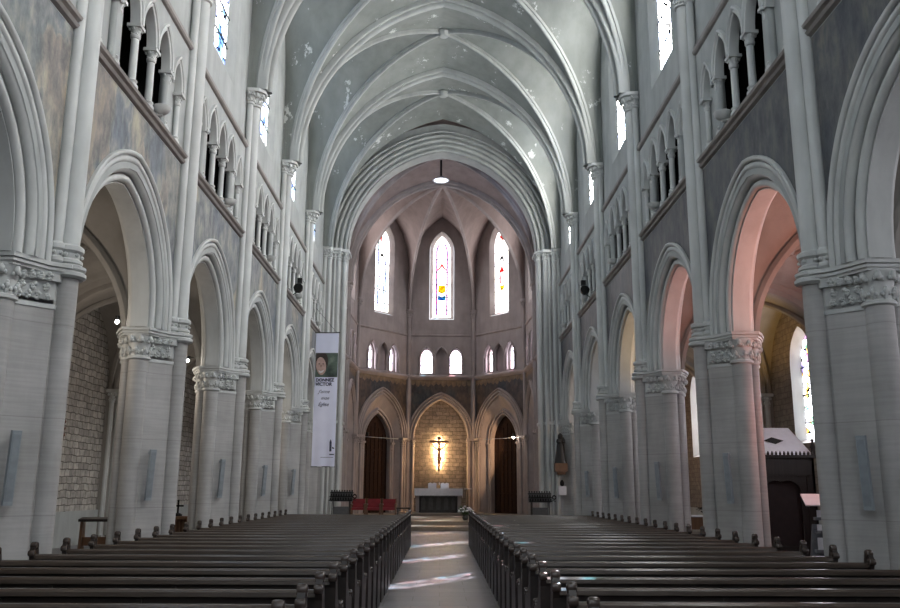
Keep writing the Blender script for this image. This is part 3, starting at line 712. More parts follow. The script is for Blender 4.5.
M_DOORL = plain('door_leather', (.03, .018, .014), .95, spec=.03)
M_BORDER = plain('ochre_border', (.17, .12, .075), .8, var=.4, scale=5)
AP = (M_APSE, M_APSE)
faces = []   # (name, p, q, kind, upper window half-width)
def add_face(name, p, q, kind, wm, upper=True):
    p = Vector(p); q = Vector(q); mid = (p+q)/2; d = (q-p); w = d.length; out = Vector((mid.x, mid.y-44.5, 0)).normalized()
    nrm = Vector((d.y, -d.x, 0)).normalized()
    if nrm.dot(out) < 0: nrm = -nrm
    ang = math.atan2(nrm.y, nrm.x)
    root = empty(name, (mid.x, mid.y, 0), ang, kind='structure')
    faces.append((name, mid, ang, w, kind)); return root, w, ang, mid
fdefs = [('wall_apse_center', (-XAp, YA_, 0), (XAp, YA_, 0), 'recess'),
         ('wall_apse_left', (-XB, YB, 0), (-XAp, YA_, 0), 'door'), ('wall_apse_right', (XAp, YA_, 0), (XB, YB, 0), 'door'),
         ('wall_choir_left', (-XC, YC, 0), (-XB, YB, 0), 'door'), ('wall_choir_right', (XB, YB, 0), (XC, YC, 0), 'door'),
         ('wall_presbytery_left', (-XC, 38.4, 0), (-XC, YC, 0), 'door'), ('wall_presbytery_right', (XC, YC, 0), (XC, 38.4, 0), 'door')]
dn = 0
for name, p, q, kind in fdefs:
    if 'presb' in name: nrmout = Vector((1 if 'right' in name else -1, 0, 0))
    root, w, ang, mid = add_face(name, p, q, kind, AP)
    if 'presb' in name:
        ang = 0 if 'right' in name else PI; root.rotation_euler = (0, 0, ang)
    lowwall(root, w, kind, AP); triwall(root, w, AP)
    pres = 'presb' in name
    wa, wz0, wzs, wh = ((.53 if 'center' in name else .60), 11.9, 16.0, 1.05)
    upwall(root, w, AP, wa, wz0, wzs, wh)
    Mx = Matrix.Translation(mid) @ Matrix.Rotation(ang, 4, 'Z')
    # back wall of triforium passage with windows
    sc = .88
    gal = MB(); gal.box(.22, 1.0, -w/2-.1, w/2+.1, ZSILL-.05, ZSILL+.22); gal.box(.22, 1.0, -w/2, w/2, ZUP+.1, ZUP+.2); gal.build('passage_floor', M_APSE, root)
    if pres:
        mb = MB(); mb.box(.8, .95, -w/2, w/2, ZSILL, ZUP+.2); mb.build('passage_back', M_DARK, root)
    else:
        hol = [arch_poly(.36, .5, ZSILL+.35, 9.4, 0, c, 8) for c in (-sc, sc)]
        plate([(-w/2, ZSILL), (w/2, ZSILL), (w/2, ZUP+.2), (-w/2, ZUP+.2)], hol, .15, lambda s, z, n: Vector((.42+n, s, z)), M_APSE, 'passage_back', root)
        for c in (-sc, sc):
            Mw = Mx @ Matrix.Translation((.36, c, 0)); make_window('w', .34, .48, ZSILL+.37, 9.4, .02, .12, G_S, M_APSE, Mw)
    rt = make_window('w', wa, wh, wz0, wzs, .2, .28 if 'center' not in name else .4, G_C if not pres else G_L, M_APSE, Mx @ Matrix.Translation((.02, 0, 0)))
    if name in ('wall_apse_center', 'wall_apse_left', 'wall_apse_right'):
        T = lambda s, z, n, Mx=Mx: Mx @ Vector((n, s, z))
        RED = bpy.data.materials.get('glass_red') or glass('glass_red', .42, [(1, .02, .02)], 9, .05, 0.5, (1, .05, .03), 0.0)
        BLU = bpy.data.materials.get('glass_blue') or glass('glass_blue', .36, [(.02, .05, .6)], 9, .05, 0.5, (.02, .35, .8), 0.0)
        YEL = bpy.data.materials.get('glass_yellow') or glass('glass_yellow', .42, [(1, .4, .0)], 9, .05, 0.6, (1, .75, .02), 0.0)
        PUR = bpy.data.materials.get('glass_purple') or glass('glass_purple', .42, [(.3, .1, .5)], 14, .05, 0.5, (.85, .12, .5), 0.0)
        NVY = bpy.data.materials.get('glass_navy') or glass('glass_navy', .36, [(.05, .4, .2)], 14, .05, 0.6, (.04, .08, .6), 0.0)
        BLK = bpy.data.materials.get('glass_dark') or plain('glass_dark', (.01, .01, .012), .6)
        dd = .40 if 'center' in name else .28
        def poly(pts, mat, nm): 
            m = MB(); k = len(pts); m.add([T(s, z, dd) for s, z in pts]+[T(s, z, dd+.012) for s, z in pts], [tuple(range(k)), tuple(reversed(range(k, 2*k)))]+[(i, (i+1) % k, k+(i+1) % k, k+i) for i in range(k)]); m.build(nm, mat, rt)
        bc = {'wall_apse_center': PUR, 'wall_apse_left': NVY, 'wall_apse_right': PUR}[name]
        # border strips: two verticals + arch (inset band)
        bi = .38; bw = .12
        Lo = arch_poly(bi, .78, wz0+.12, 16.0, 0, 0, 8); Li = arch_poly(bi-bw, .73, wz0+.17, 16.0, 0, 0, 8)
        if name != 'wall_apse_right':
            mbb = MB(); n = len(Lo)
            mbb.add([T(s, z, dd) for s, z in Lo]+[T(s, z, dd) for s, z in Li], [(i, (i+1) % n, n+(i+1) % n, n+i) for i in range(n)]); mbb.build('glass_border', bc, rt, recalc=False)
        if name == 'wall_apse_center':
            poly([(-.22, 13.9), (.22, 13.9), (.24, 13.5), (.0, 13.35), (-.24, 13.5)], YEL, 'yellow_glass')
            poly([(-.24, 13.32), (0, 13.18), (.24, 13.32), (.24, 12.95), (-.24, 12.95)], BLU, 'blue_glass')
            poly([(-.30, 14.85), (-.12, 15.15), (0, 15.35), (.12, 15.15), (.30, 14.85), (.2, 14.85), (0, 15.1), (-.2, 14.85)], RED, 'red_glass')
        elif name == 'wall_apse_left':
            poly([(-.22, 15.0), (-.16, 15.3), (-.05, 15.4), (0, 15.65), (.05, 15.4), (.16, 15.3), (.22, 15.0), (.14, 14.9), (.10, 15.2), (-.10, 15.2), (-.14, 14.9)], BLK, 'dark_canopy')
            poly([(-.22, 14.0), (-.14, 14.0), (-.10, 12.9), (-.22, 12.9)], NVY, 'blue_glass'); poly([(.22, 14.0), (.12, 14.0), (.14, 12.9), (.22, 12.9)], NVY, 'blue_glass')
            poly([(-.02, 16.7), (.16, 16.5), (.20, 16.05), (.06, 16.1)], RED, 'red_glass')
        else:
            poly([(-.22, 14.9), (-.16, 15.2), (-.05, 15.3), (0, 15.5), (.05, 15.3), (.16, 15.2), (.22, 14.9), (.12, 14.85), (.08, 15.1), (-.08, 15.1), (-.12, 14.85)], BLK, 'dark_canopy')
            poly([(-.2, 14.35), (0, 14.75), (.22, 14.4), (.2, 13.6), (.08, 13.6), (.1, 14.3), (-.1, 14.3)], RED, 'red_glass')
            poly([(-.2, 13.5), (.2, 13.5), (.12, 13.2), (-.14, 13.2)], YEL, 'yellow_glass')
            poly([(-.22, 16.4), (-.08, 16.75), (.1, 16.7), (.24, 16.3), (.1, 16.45), (-.1, 16.2)], RED, 'red_glass')
            for s in (-.27, .27): poly([(s-.02, 14.9), (s+.02, 14.9), (s+.02, 13.4), (s-.02, 13.4)], PUR, 'purple_glass')
    if kind == 'door':
        dn += 1
        dr = empty(f'door_{dn}', (mid.x, mid.y, 0), ang, kind='structure')
        mb = MB(); P = arch_poly(1.1, 1.65, .3, 4.25, 0, 0, 10); nP = len(P)
        mb.add([(.58, s, z) for s, z in P]+[(.66, s, z) for s, z in P], [tuple(range(nP)), tuple(range(nP, 2*nP))]+[(i, (i+1) % nP, nP+(i+1) % nP, nP+i) for i in range(nP)]); mb.build('door_leaf', M_DOORL, dr)
        mb = MB()
        for i in range(7): mb.box(.545, .58, -1.0+i*.32-.025, -1.0+i*.32+.025, .3, 5.4-abs(-1.0+i*.32)*1.0)
        for z in (1.4, 2.6, 3.8): mb.box(.54, .58, -1.0, 1.0, z-.03, z+.03)
        mb.build('lattice', M_DOORL, dr)

# apse and choir corner shafts
def wall_shaft(x, y, r, lbl):
    o = empty('vault_shaft_cluster', (x, y, 0), label=lbl, cat='column', group='shafts at the apse corners')
    d = Vector((x, y-44.5, 0)).normalized(); t = Vector((-d.y, d.x, 0))
    bell = MB(); leaf = MB()
    for off, rr, back in ((0, r, .02), (-r*1.5, r*.62, .10), (r*1.5, r*.62, .10)):
        p = t*off+d*back-d*.1
        shaft_mb(p.x, p.y, rr, .3, ZCAP-.45, 14).build('shaft', M_APSE, o, 40)
        m = MB(); m.lathe([(rr*1.05, 0), (rr*1.5, .04), (rr*1.5, .1), (rr*1.05, .14)], (p.x, p.y, 4.35), 12); m.build('ring', M_APSE, o, 40)
        m = MB(); m.lathe([(rr*1.05, 0), (rr*1.4, .04), (rr*1.4, .16), (rr*1.05, .2)], (p.x, p.y, ZSILL), 12); m.build('ring', M_APSE, o, 40)
        capital(bell, leaf, p.x, p.y, rr, ZCAP-.5, ZCAP-.1, 1.6, 7, .04)
    bell.lathe([(.26, 0), (.28, .03), (.28, .1)], (0, 0, ZCAP-.1), 8)
    c = bell.build('capital', M_APSE, o, 40); leaf.build('foliage', M_APSE, c)
for sx, sd in ((-1, 'left'), (1, 'right')):
    wall_shaft(sx*XAp, YA_, .12, f'slim corner shafts {sd} of the central apse window')
    wall_shaft(sx*XB, YB, .11, f'slim corner shafts at the outer {sd} edge of the apse')
    wall_shaft(sx*XC, YC, .13, f'slim shafts on the {sd} choir wall where the apse begins')

# choir vault
def choir():
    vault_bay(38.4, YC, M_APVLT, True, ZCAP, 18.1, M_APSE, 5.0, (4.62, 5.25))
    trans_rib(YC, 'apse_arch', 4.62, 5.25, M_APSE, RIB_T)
    P = [Vector((-XC, YC+.1, 0)), Vector((-XB, YB, 0)), Vector((-XAp, YA_, 0)), Vector((XAp, YA_, 0)), Vector((XB, YB, 0)), Vector((XC, YC+.1, 0))]
    mb = MB(); bz = 17.85; curves = []
    for p in P:
        d = Vector((-p.x, BOSS.y-p.y, 0)); D = d.length; q = p+d.normalized()*.12; D -= .12
        curves.append((q, d, D)); 
    def rib3(q, d, D, r): return arc3((q.x, q.y), d, D, ZCAP, max(bz-ZCAP, 0) if bz-ZCAP > D else bz-ZCAP, r, 18)
    def ell(q, d, D, r=0.0, n=18):
        d = d.normalized(); h = bz-ZCAP-r
        out = []
        for i in range(n+1):
            t = (PI/2*.93)*i/n; x = D*(1-math.cos(t))/(1-math.cos(PI/2*.93)); z = (h)*math.sin(t)/math.sin(PI/2*.93)
            out.append(Vector((q.x+d.x*x, q.y+d.y*x, ZCAP+z)))
        return out
    C3 = [ell(*c) for c in curves]
    for i in range(5):
        a, b = P[i], P[i+1]; w = (b-a).length; mid = (a+b)/2; L = half_arch(w/2-.12, 18.15-ZCAP-2.6, 0, 12); dr = (b-a).normalized()
        out = Vector((mid.x, mid.y-44.5, 0)).normalized()
        Wa = [a+dr*.12+out*.04+Vector((0, 0, ZCAP))]+[mid+dr*x+out*.04+Vector((0, 0, ZCAP+2.6+z)) for x, z in L]
        Wb = [b-dr*.12+out*.04+Vector((0, 0, ZCAP))]+[mid-dr*x+out*.04+Vector((0, 0, ZCAP+2.6+z)) for x, z in L]
        cell(mb, Wa, C3[i]); cell(mb, Wb, C3[i+1])
        for W in (Wa, Wb):
            wr = MB(); sweep(wr, W, [(-.0, 0), (-.09, 0), (-.09, .09), (.0, .12)], -out, 1 if W is Wa else -1); wr.build('wall_rib', M_APSE, ceil, 40)
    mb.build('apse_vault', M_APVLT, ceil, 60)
    for (q, d, D), c3 in zip(curves, C3):
        Bn = d.normalized().cross(Vector((0, 0, 1))); m = MB()
        path = [p+Vector((0, 0, -.12))-d.normalized()*(-.10) if i else p-Vector((0, 0, 0))+d.normalized()*.10 for i, p in enumerate(c3)]
        sweep(m, path, [(.12, -.09), (.04, -.08), (.0, -.05), (-.03, 0), (.0, .05), (.04, .08), (.12, .09)], Bn, -1); m.build('apse_rib', M_APSE, ceil, 40)
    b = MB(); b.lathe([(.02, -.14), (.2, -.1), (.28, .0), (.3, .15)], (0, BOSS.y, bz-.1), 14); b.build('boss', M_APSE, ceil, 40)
    # filler from transverse apse arch to ribs
    f = MB()
    for sx in (-1, 1):
        T = [Vector((sx*abs(x), YC+.2, ZCAP+z)) for x, z in half_arch(4.62, 5.25, .26, 16)]
        cell(f, T, C3[0] if sx < 0 else C3[5])
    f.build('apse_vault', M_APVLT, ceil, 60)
choir()
# roof shell above the choir vault keeps daylight out of the seams
mb = MB(); mb.box(-6, 6, YS-.6, 52.2, 19.3, 19.5); mb.build('roof_light_block', M_DARK, ceil)

# ------------------------------------------------------------------ aisles
for side in (-1, 1):
    sd = 'left' if side < 0 else 'right'
    bays = [PY(k)+BAY/2 for k in range(-2, 6)]
    root = empty(f'wall_aisle_{sd}', kind='structure')
    hasw = side > 0
    holes = [arch_poly(.74, 1.02, 2.95, 5.3, 0, yc, 8) for yc in bays] if hasw else []
    plate([(YS, 0), (38.4, 0), (38.4, 7.9), (YS, 7.9)], holes, .3, lambda s, z, n, q=side: Vector((q*(XA+.15+n), s, z)), M_RUBL_Y if side < 0 else M_RUBL_R, 'rubble_wall', root)
    mb = MB(); x0, x1 = sorted((side*(XA-.06), side*(XA+.05))); mb.box(x0, x1, YS, 38.4, 0, .95); mb.build('wainscot', M_WALL, root)
    mb = MB(); x0, x1 = sorted((side*5.4, side*10.6)); mb.box(x0, x1, 38.2, 38.5, 0, 7.9); mb.build('aisle_end_wall', M_AISLE, root)
    if hasw:
        for k in range(-2, 6):
            M = Matrix.Translation((XA+.0, PY(k)+BAY/2, 0))
            make_window('w', .50, .78, 3.10, 5.3, (.24, .24, .15), .26, G_A, M_WHITEST, M) if 'M_WHITEST' in globals() else make_window('w', .50, .78, 3.10, 5.3, (.24, .24, .15), .26, G_A, M_SHAFT, M)
    av = empty(f'ceiling_aisle_{sd}', kind='structure')
    ax0, ax1 = 6.24, XA-.18; cxm = (ax0+ax1)/2; hwid = (ax1-ax0)/2
    th = 2.15; zs = 4.6
    for k in range(-2, 7):
        # wall respond
        bell = MB(); leaf = MB(); m = MB(); m.box(min(side*(XA-.22), side*XA), max(side*(XA-.22), side*XA), PY(k)-.34, PY(k)+.34, 0, zs); m.build('respond', M_AISLE, root)
        for (x, dy, r) in ((XA-.28, 0, .12), (XA-.16, -.30, .07), (XA-.16, .30, .07)):
            shaft_mb(side*x, PY(k)+dy, r, .2, zs-.4, 12).build('respond_shaft', M_SHAFT, root, 40); capital(bell, leaf, side*x, PY(k)+dy, r, zs-.42, zs-.1, 1.5, 6, .035)
        x0, x1 = sorted((side*(XA-.5), side*XA)); bell.box(x0, x1, PY(k)-.42, PY(k)+.42, zs-.1, zs)
        c = bell.build('respond_capital', M_SHAFT, root, 40); leaf.build('foliage', M_SHAFT, c)
        m = MB(); pr = [(.45, -.34), (.2, -.34), (.16, -.28), (.10, -.2), (.12, -.16), (.03, -.13), (0, -.1), (0, .1), (.03, .13), (.12, .16), (.10, .2), (.16, .28), (.2, .34), (.45, .34)]
        archivolt(m, hwid, th, zs, pr, lambda s, z, n, q=side, y=PY(k): Vector((q*(cxm+s), y+n, z))); m.build('transverse_arch', M_AISLE, av, 40)
    for k in range(-2, 6):
        ya, yb = PY(k), PY(k+1); yc = (ya+yb)/2; hy = BAY/2; m = MB(); bz = 7.15
        for xx, sx in ((ax0, 1), (ax1, -1)):
            for y0, sy in ((ya, 1), (yb, -1)):
                p0 = (side*(xx-sx*.1), y0+sy*.3); d = Vector((side*cxm-p0[0], yc-p0[1], 0)); D = d.length
                def el(D, h, n=14): return [(D*(1-math.cos(PI/2*.92*i/n))/(1-math.cos(PI/2*.92)), h*math.sin(PI/2*.92*i/n)/math.sin(PI/2*.92)) for i in range(n+1)]
                dn_ = d.normalized(); Dg = [Vector((p0[0]+dn_.x*x, p0[1]+dn_.y*x, zs+z)) for x, z in el(D, bz-zs)]
                T = [Vector((side*(xx+sx*(x+hwid)), y0+sy*.3, zs+z)) for x, z in half_arch(hwid, th, .2, 12)]
                xw = XA+.02 if sx < 0 else 5.98
                Wp = [Vector((side*xw, y0+sy*.3, zs))]+[Vector((side*xw, yc+sy*x, zs+.25+z)) for x, z in half_arch(hy-.3, 2.25 if hy-.3 < 2.25 else hy-.3+.01, 0, 12)]
                cell(m, T, Dg, 12, 4); cell(m, Wp, Dg, 12, 4)
                rb = MB(); Bn = dn_.cross(Vector((0, 0, 1))); path = [p+dn_*.04-Vector((0, 0, .10 if i else 0)) for i, p in enumerate(Dg)]
                sweep(rb, path, [(.12, -.08), (.03, -.07), (-.03, 0), (.03, .07), (.12, .08)], Bn, -1); rb.build('diagonal_rib', M_AISLE, av, 40)
                if sx < 0:
                    wr = MB(); sweep(wr, Wp, [(.02, 0), (-.22, 0), (-.22, -side*.05), (-.17, -side*.10), (-.10, -side*.10), (-.08, -side*.16), (.02, -side*.22)], (1, 0, 0), sy); wr.build('wall_arch', M_AISLE, av, 40)
        m.build('vault_web', M_AISLE, av, 60)
    m = MB(); x0, x1 = sorted((side*5.95, side*10.6)); m.box(x0, x1, YS-.5, 38.5, 7.9, 8.0); m.build('roof_light_block', M_DARK, av)  # unseen slab added to keep sun and sky out above the aisle vault

# ------------------------------------------------------------------ pews
PL = 3.62
def make_pew():
    root = empty('pew')           # local: x from 0 (aisle end) to PL outward, y=0 at back rail, +y towards the altar
    m = MB(); m.box(.05, PL-.05, -.015, .02, .12, .80); m.box(.05, PL-.05, -.03, .03, .38, .44)
    for i in range(4): x = .3+i*1.0; m.box(x-.02, x+.02, -.025, -.012, .14, .78)
    m.build('backrest', M_PEW, root)
    m = MB(); m.prism([(-.06, .80), (-.055, .83), (-.03, .845), (.02, .845), (.03, .80)], .03, PL-.03, Matrix(((0,0,1,0),(1,0,0,0),(0,1,0,0),(0,0,0,1)))); m.build('top_rail', M_PEWTOP, root)
    m = MB(); m.box(.04, PL-.04, .02, .44, .42, .455); m.build('seat', M_PEW, root)
    m = MB(); m.box(.06, PL-.06, -.34, -.18, .16, .20); 
    for x in (.25, PL/2, PL-.25): m.box(x-.03, x+.03, -.30, -.01, .05, .16)
    m.build('kneeler', M_PEW, root)
    R = Matrix(((0,0,1,0),(1,0,0,0),(0,1,0,0),(0,0,0,1)))
    for x in (0, PL-.05):
        pr = [(-.05, 0), (.50, 0), (.50, .06), (.45, .12), (.45, .45), (.47, .56), (.42, .60), (.33, .58), (.22, .60), (.10, .70), (.05, .84), (.03, .92), (-.05, .93), (-.09, .87), (-.06, .78), (-.05, .40)]
        m = MB(); m.prism(pr, x, x+.05, R)
        xc = x+.025
        e = m.build('bench_end', M_PEW, root)
        for (y, z, r) in ((-.02, .93, .040), (-.075, .855, .034), (.44, .60, .036)):
            k = MB(); k.lathe([(r*.3, -.036), (r*.85, -.032), (r, -.018), (r, .018), (r*.85, .032), (r*.3, .036)], (0, 0, 0), 12, Matrix.Translation((xc, y, z)) @ Matrix.Rotation(PI/2, 4, 'Y'))
            k.build('scroll_knob', M_KNOB, e, 40)
    return root
M_KNOB = plain('worn_wood_knob', (.06, .045, .038), .22, var=.2)
pw0 = make_pew(); first = True
NR = 26; R0 = 4.86; RS = .82
for side in (-1, 1):
    for i in range(NR):
        o = pw0 if first else copy_tree(pw0); first = False
        y = R0+RS*i+(.2 if side > 0 else 0); o.scale = (1, 1, 1.05)
        if side > 0: o.location = (.84, y, 0)
        else: o.location = (-.84-PL, y, 0)
        sd = 'left' if side < 0 else 'right'
        tag(o, f'dark wooden pew {sd} of the central aisle, {ordn(NR-i)} row back from the chancel steps', 'pew', 'rows of pews in the nave')
# ------------------------------------------------------------------ column loudspeakers on the piers
sp0 = empty('column_loudspeaker')
m = MB(); m.prism([(-.055, -.05), (.055, -.05), (.065, .0), (.04, .05), (-.04, .05), (-.065, .0)], 0, .92); m.build('cabinet', M_PANEL, sp0)
m = MB(); m.box(-.042, .042, -.058, -.048, .05, .87); m.build('grille', plain('grille_grey', (.25, .28, .30), .6), sp0)
for z in (.06, .84):
    m = MB(); m.tube([(0, .05, z), (0, .14, z+.02)], .018, 6); m.box(-.02, .02, .13, .15, z-.02, z+.04); m.build('bracket', M_PANEL, sp0)
first = True
for side in (-1, 1):
    for k in range(1, 6):
        o = sp0 if first else copy_tree(sp0); first = False
        # on the diagonal near face of the pier core
        o.location = (side*(5.0+.36), PY(k)-.54, 1.38)
        o.rotation_euler = (math.radians(5), 0, side*-PI/4*(-1) if False else side*math.radians(-42))
        sd = 'left' if side < 0 else 'right'
        tag(o, f'slim grey column loudspeaker on the {ordn(k)} {sd} pier from the camera', 'loudspeaker', 'column loudspeakers on the piers')

# ------------------------------------------------------------------ triforium floodlights
fl0 = empty('floodlight')
m = MB(); m.lathe([(.03, 0), (.10, .03), (.15, .08), (.17, .15), (.15, .15), (.12, .08)], (0, 0, 0), 16, Matrix.Scale(1.0, 4)); 
m.build('bowl', M_SHAFT, fl0, 40)
m = MB(); m.box(-.02, .22, -.03, .03, -.02, .03); m.build('bracket', M_SHAFT, fl0)
first = True
for side in (-1, 1):
    for k in range(0, 6):
        o = fl0 if first else copy_tree(fl0); first = False
        o.location = (side*(WN-.10), PY(k)+BAY/2+.70, ZSILL+.24); o.rotation_euler = (0, 0, 0 if side > 0 else PI)
        sd = 'left' if side < 0 else 'right'
        tag(o, f'pale bowl floodlight on the {sd} triforium ledge ' + (f'between {ordn(k)} and {ordn(k+1)} piers' if k else 'before the first pier'), 'lamp', 'bowl floodlights on the triforium ledges')
# dark round projectors on the ledge near the chancel
for side, lb in ((-1, 'dark round projector cluster on the left triforium ledge beside the fourth pier'), (1, 'dark round projector cluster on the right triforium ledge beside the fourth pier')):
    o = empty('projector', (side*(WN-.3), 29.3, ZSILL+.25), 0, lb, 'projector'); o.scale = (.6, .6, .6)
    m = MB(); m.lathe([(.06, -.2), (.2, -.15), (.27, 0), (.27, .18), (.2, .2)], (0, 0, .35), 14, Matrix.Rotation(math.radians(70), 4, 'X')); m.build('housing', M_IRON, o, 40)
    m = MB(); m.box(-.14, .14, -.02, .2, .55, .85); m.build('housing', M_IRON, o)
    m = MB(); m.tube([(side*.5, 0, -.28), (0, 0, .1), (0, 0, .5)], .025, 6); m.build('bracket', M_IRON, o)

# ------------------------------------------------------------------ chancel furniture
FZ = .30
# altar
al = empty('altar', (-.09, 46.1, .42), 0, 'stone altar draped with a white lace cloth, below the crucifix', 'altar')
m = MB(); m.box(-1.22, 1.22, -.45, .45, 1.12, 1.22); m.build('table_top', M_APSE, al)
m = MB(); m.box(-1.26, 1.26, -.49, .49, 1.22, 1.24); m.box(-1.26, 1.26, -.50, -.485, .90, 1.24)
for i in range(42): x = -1.26+i*.06; m.prism([(x, .90), (x+.06, .90), (x+.03, .84)], .485, .50, Matrix(((1,0,0,0),(0,0,-1,0),(0,1,0,0),(0,0,0,1))))
for s in (-1, 1): m.box(min(s*1.25, s*1.265), max(s*1.25, s*1.265), -.49, .49, .75, 1.24)
m.build('altar_cloth', M_WHITE, al)
for s in (-1, 1):
    m = MB(); m.box(s*1.08-.1, s*1.08+.1, -.38, -.2, 0, 1.12); m.build('leg', M_APSE, al); m = MB(); m.lathe([(.07, 0), (.05, .08), (.05, .86), (.07, .92)], (s*.95, -.4, .02), 10); m.build('leg', M_DKWOOD, al)
m = MB(); m.box(-1.0, 1.0, -.2, .38, 0, 1.12); m.build('front_panel', plain('dark_stone', (.06, .055, .05), .8), al)
m = MB()
for i in range(5): x = -.8+i*.4; m.prism(arch_poly(.12, .2, .15, .6, 0, x, 5), .20, .23, Matrix(((1,0,0,0),(0,0,-1,0),(0,1,0,0),(0,0,0,1))))
m.build('carving', plain('dark_stone_carving', (.09, .085, .08), .8), bpy.data.objects['front_panel'])
for s, lb in ((-1, 'white missal stand on the left half of the altar top'), (1, 'white missal stand on the right half of the altar top')):
    o = empty('missal_stand', (-.09+s*.33, 46.1, 1.66), 0, lb, 'book stand')
    m = MB(); m.prism([(-.22, 0), (.22, 0), (.22, .26), (.10, .30), (0, .25), (-.10, .30), (-.22, .26)], -.02, .02, Matrix(((1,0,0,0),(0,0,-1,0),(0,1,0,0),(0,0,0,1)))); m.build('leaves', M_WHITE, o)
    m = MB(); m.box(-.15, .15, .02, .16, 0, .05); m.build('foot', M_WHITE, o)
ac = empty('altar_candlestick', (-.05, 46.0, 1.66), 0, 'short brass candlestick standing in the middle of the altar', 'candlestick')
m = MB(); m.lathe([(.07, 0), (.02, .03), (.02, .15), (.05, .17)], (0, 0, 0), 10); m.build('stick', M_BRASS, ac, 40); m = MB(); m.lathe([(.02, .17), (.02, .3)], (0, 0, 0), 8); m.build('candle', M_WHITE, ac)

# crucifix
cr = empty('crucifix', (-.09, YA_+.02, 2.65), 0, 'dark wooden crucifix hanging on the lit rubble wall', 'crucifix')
m = MB(); m.box(-.055, .055, .06, .11, 0, 2.0); m.box(-.56, .56, .055, .115, 1.66, 1.78); m.box(-.12, .12, .05, .06, 1.86, 1.98); m.build('cross', plain('cross_wood', (.05, .02, .01), .5), cr)
def skin(name, joints, edges, radii, mat, parent, sub=1):
    me = bpy.data.meshes.new(name); me.from_pydata(joints, edges, []); o = bpy.data.objects.new(name, me); COL.objects.link(o); o.parent = parent
    md = o.modifiers.new('s', 'SKIN'); 
    for v, r in zip(me.skin_vertices[0].data, radii): v.radius = (r, r)
    me.skin_vertices[0].data[0].use_root = True
    if sub: o.modifiers.new('u', 'SUBSURF').levels = sub; o.modifiers['u'].render_levels = sub
    dg = bpy.context.evaluated_depsgraph_get(); m2 = bpy.data.meshes.new_from_object(o.evaluated_get(dg)); o.modifiers.clear(); o.data = m2; m2.name = name
    m2.materials.clear(); m2.materials.append(mat); m2.polygons.foreach_set('use_smooth', [True]*len(m2.polygons)); return o
bz = .38
J = [(0, .0, .85), (0, -.01, 1.05), (0, -.01, 1.26), (0, -.02, 1.34), (.02, -.05, 1.43),
     (-.13, 0, 1.28), (-.30, .01, 1.42), (-.48, .03, 1.64), (.13, 0, 1.28), (.30, .01, 1.42), (.48, .03, 1.64),
     (-.06, -.02, .78), (-.05, -.09, .52), (-.02, .01, .24), (-.01, -.06, .18), (.06, -.02, .78), (.06, -.09, .52), (.02, .01, .25), (.01, -.06, .19)]
E_ = [(0, 1), (1, 2), (2, 3), (3, 4), (2, 5), (5, 6), (6, 7), (2, 8), (8, 9), (9, 10), (0, 11), (11, 12), (12, 13), (13, 14), (0, 15), (15, 16), (16, 17), (17, 18)]
RR = [.075, .07, .085, .035, .06, .04, .03, .022, .04, .03, .022, .06, .04, .028, .022, .06, .04, .028, .022]
body = skin('carved_body', J, E_, RR, plain('carved_wood', (.22, .09, .04), .5), cr)
m = MB(); m.lathe([(.085, 0), (.105, .06), (.10, .16), (.08, .2)], (0, -.01, .70), 12); m.tube([(.08, -.04, .86), (.13, -.04, .72), (.12, -.03, .6)], [.03, .035, .01], 6); m.build('loincloth', plain('carved_cloth', (.3, .14, .06), .5), cr, 40)
# lamp behind the cross (halo on the wall)
hl = empty('halo_lamp', (-.09, YA_+.16, 3.6), 0, 'small warm lamps hidden behind the crucifix', 'lamp')
for z in (-.55, 0, .55): m = MB(); m.box(-.035, .035, 0, .03, z-.06, z+.06); m.build('lamp_body', M_IRON, hl)

# credence stand and flowers right of the altar
cs = empty('candle_stand', (1.45, 46.0, .42), 0, 'tall slim dark candle stand at the right end of the altar', 'stand')
m = MB(); m.lathe([(.14, 0), (.14, .03), (.04, .08), (.03, 1.15), (.06, 1.2)], (0, 0, 0), 10); m.build('pole', M_DKWOOD, cs, 40); m = MB(); m.box(-.2, .2, -.15, .15, 1.2, 1.25); m.build('tray', M_WHITE, cs)
fb = empty('flower_arrangement', (1.10, 38.3, .30), 0, 'white flowers with green leaves in front of the altar, right side', 'flowers')
m = MB(); m.lathe([(.08, 0), (.14, .1), (.12, .2), (.15, .24)], (0, 0, 0), 12); m.build('vase', plain('vase', (.08, .08, .07), .4), fb, 40)
m = MB(); g = MB()
for i in range(46):
    a = random.random()*2*PI; e = random.random(); r = .34*math.sqrt(random.random()); c = (r*math.cos(a), r*math.sin(a)*.8, .34+.30*(1-(r/.36)**2)*random.random()+.02)
    (g if i % 3 == 0 else m).blob(c, .06 if i % 3 else .06, n=6, sz=.7)
    g.tube([(0, 0, .2), (c[0]*.6, c[1]*.6, c[2]*.7), c], [.012, .01, .006], 4)
m.build('blooms', M_WHITE, fb, 60); g.build('foliage', plain('leaf_green', (.05, .09, .03), .6), fb)

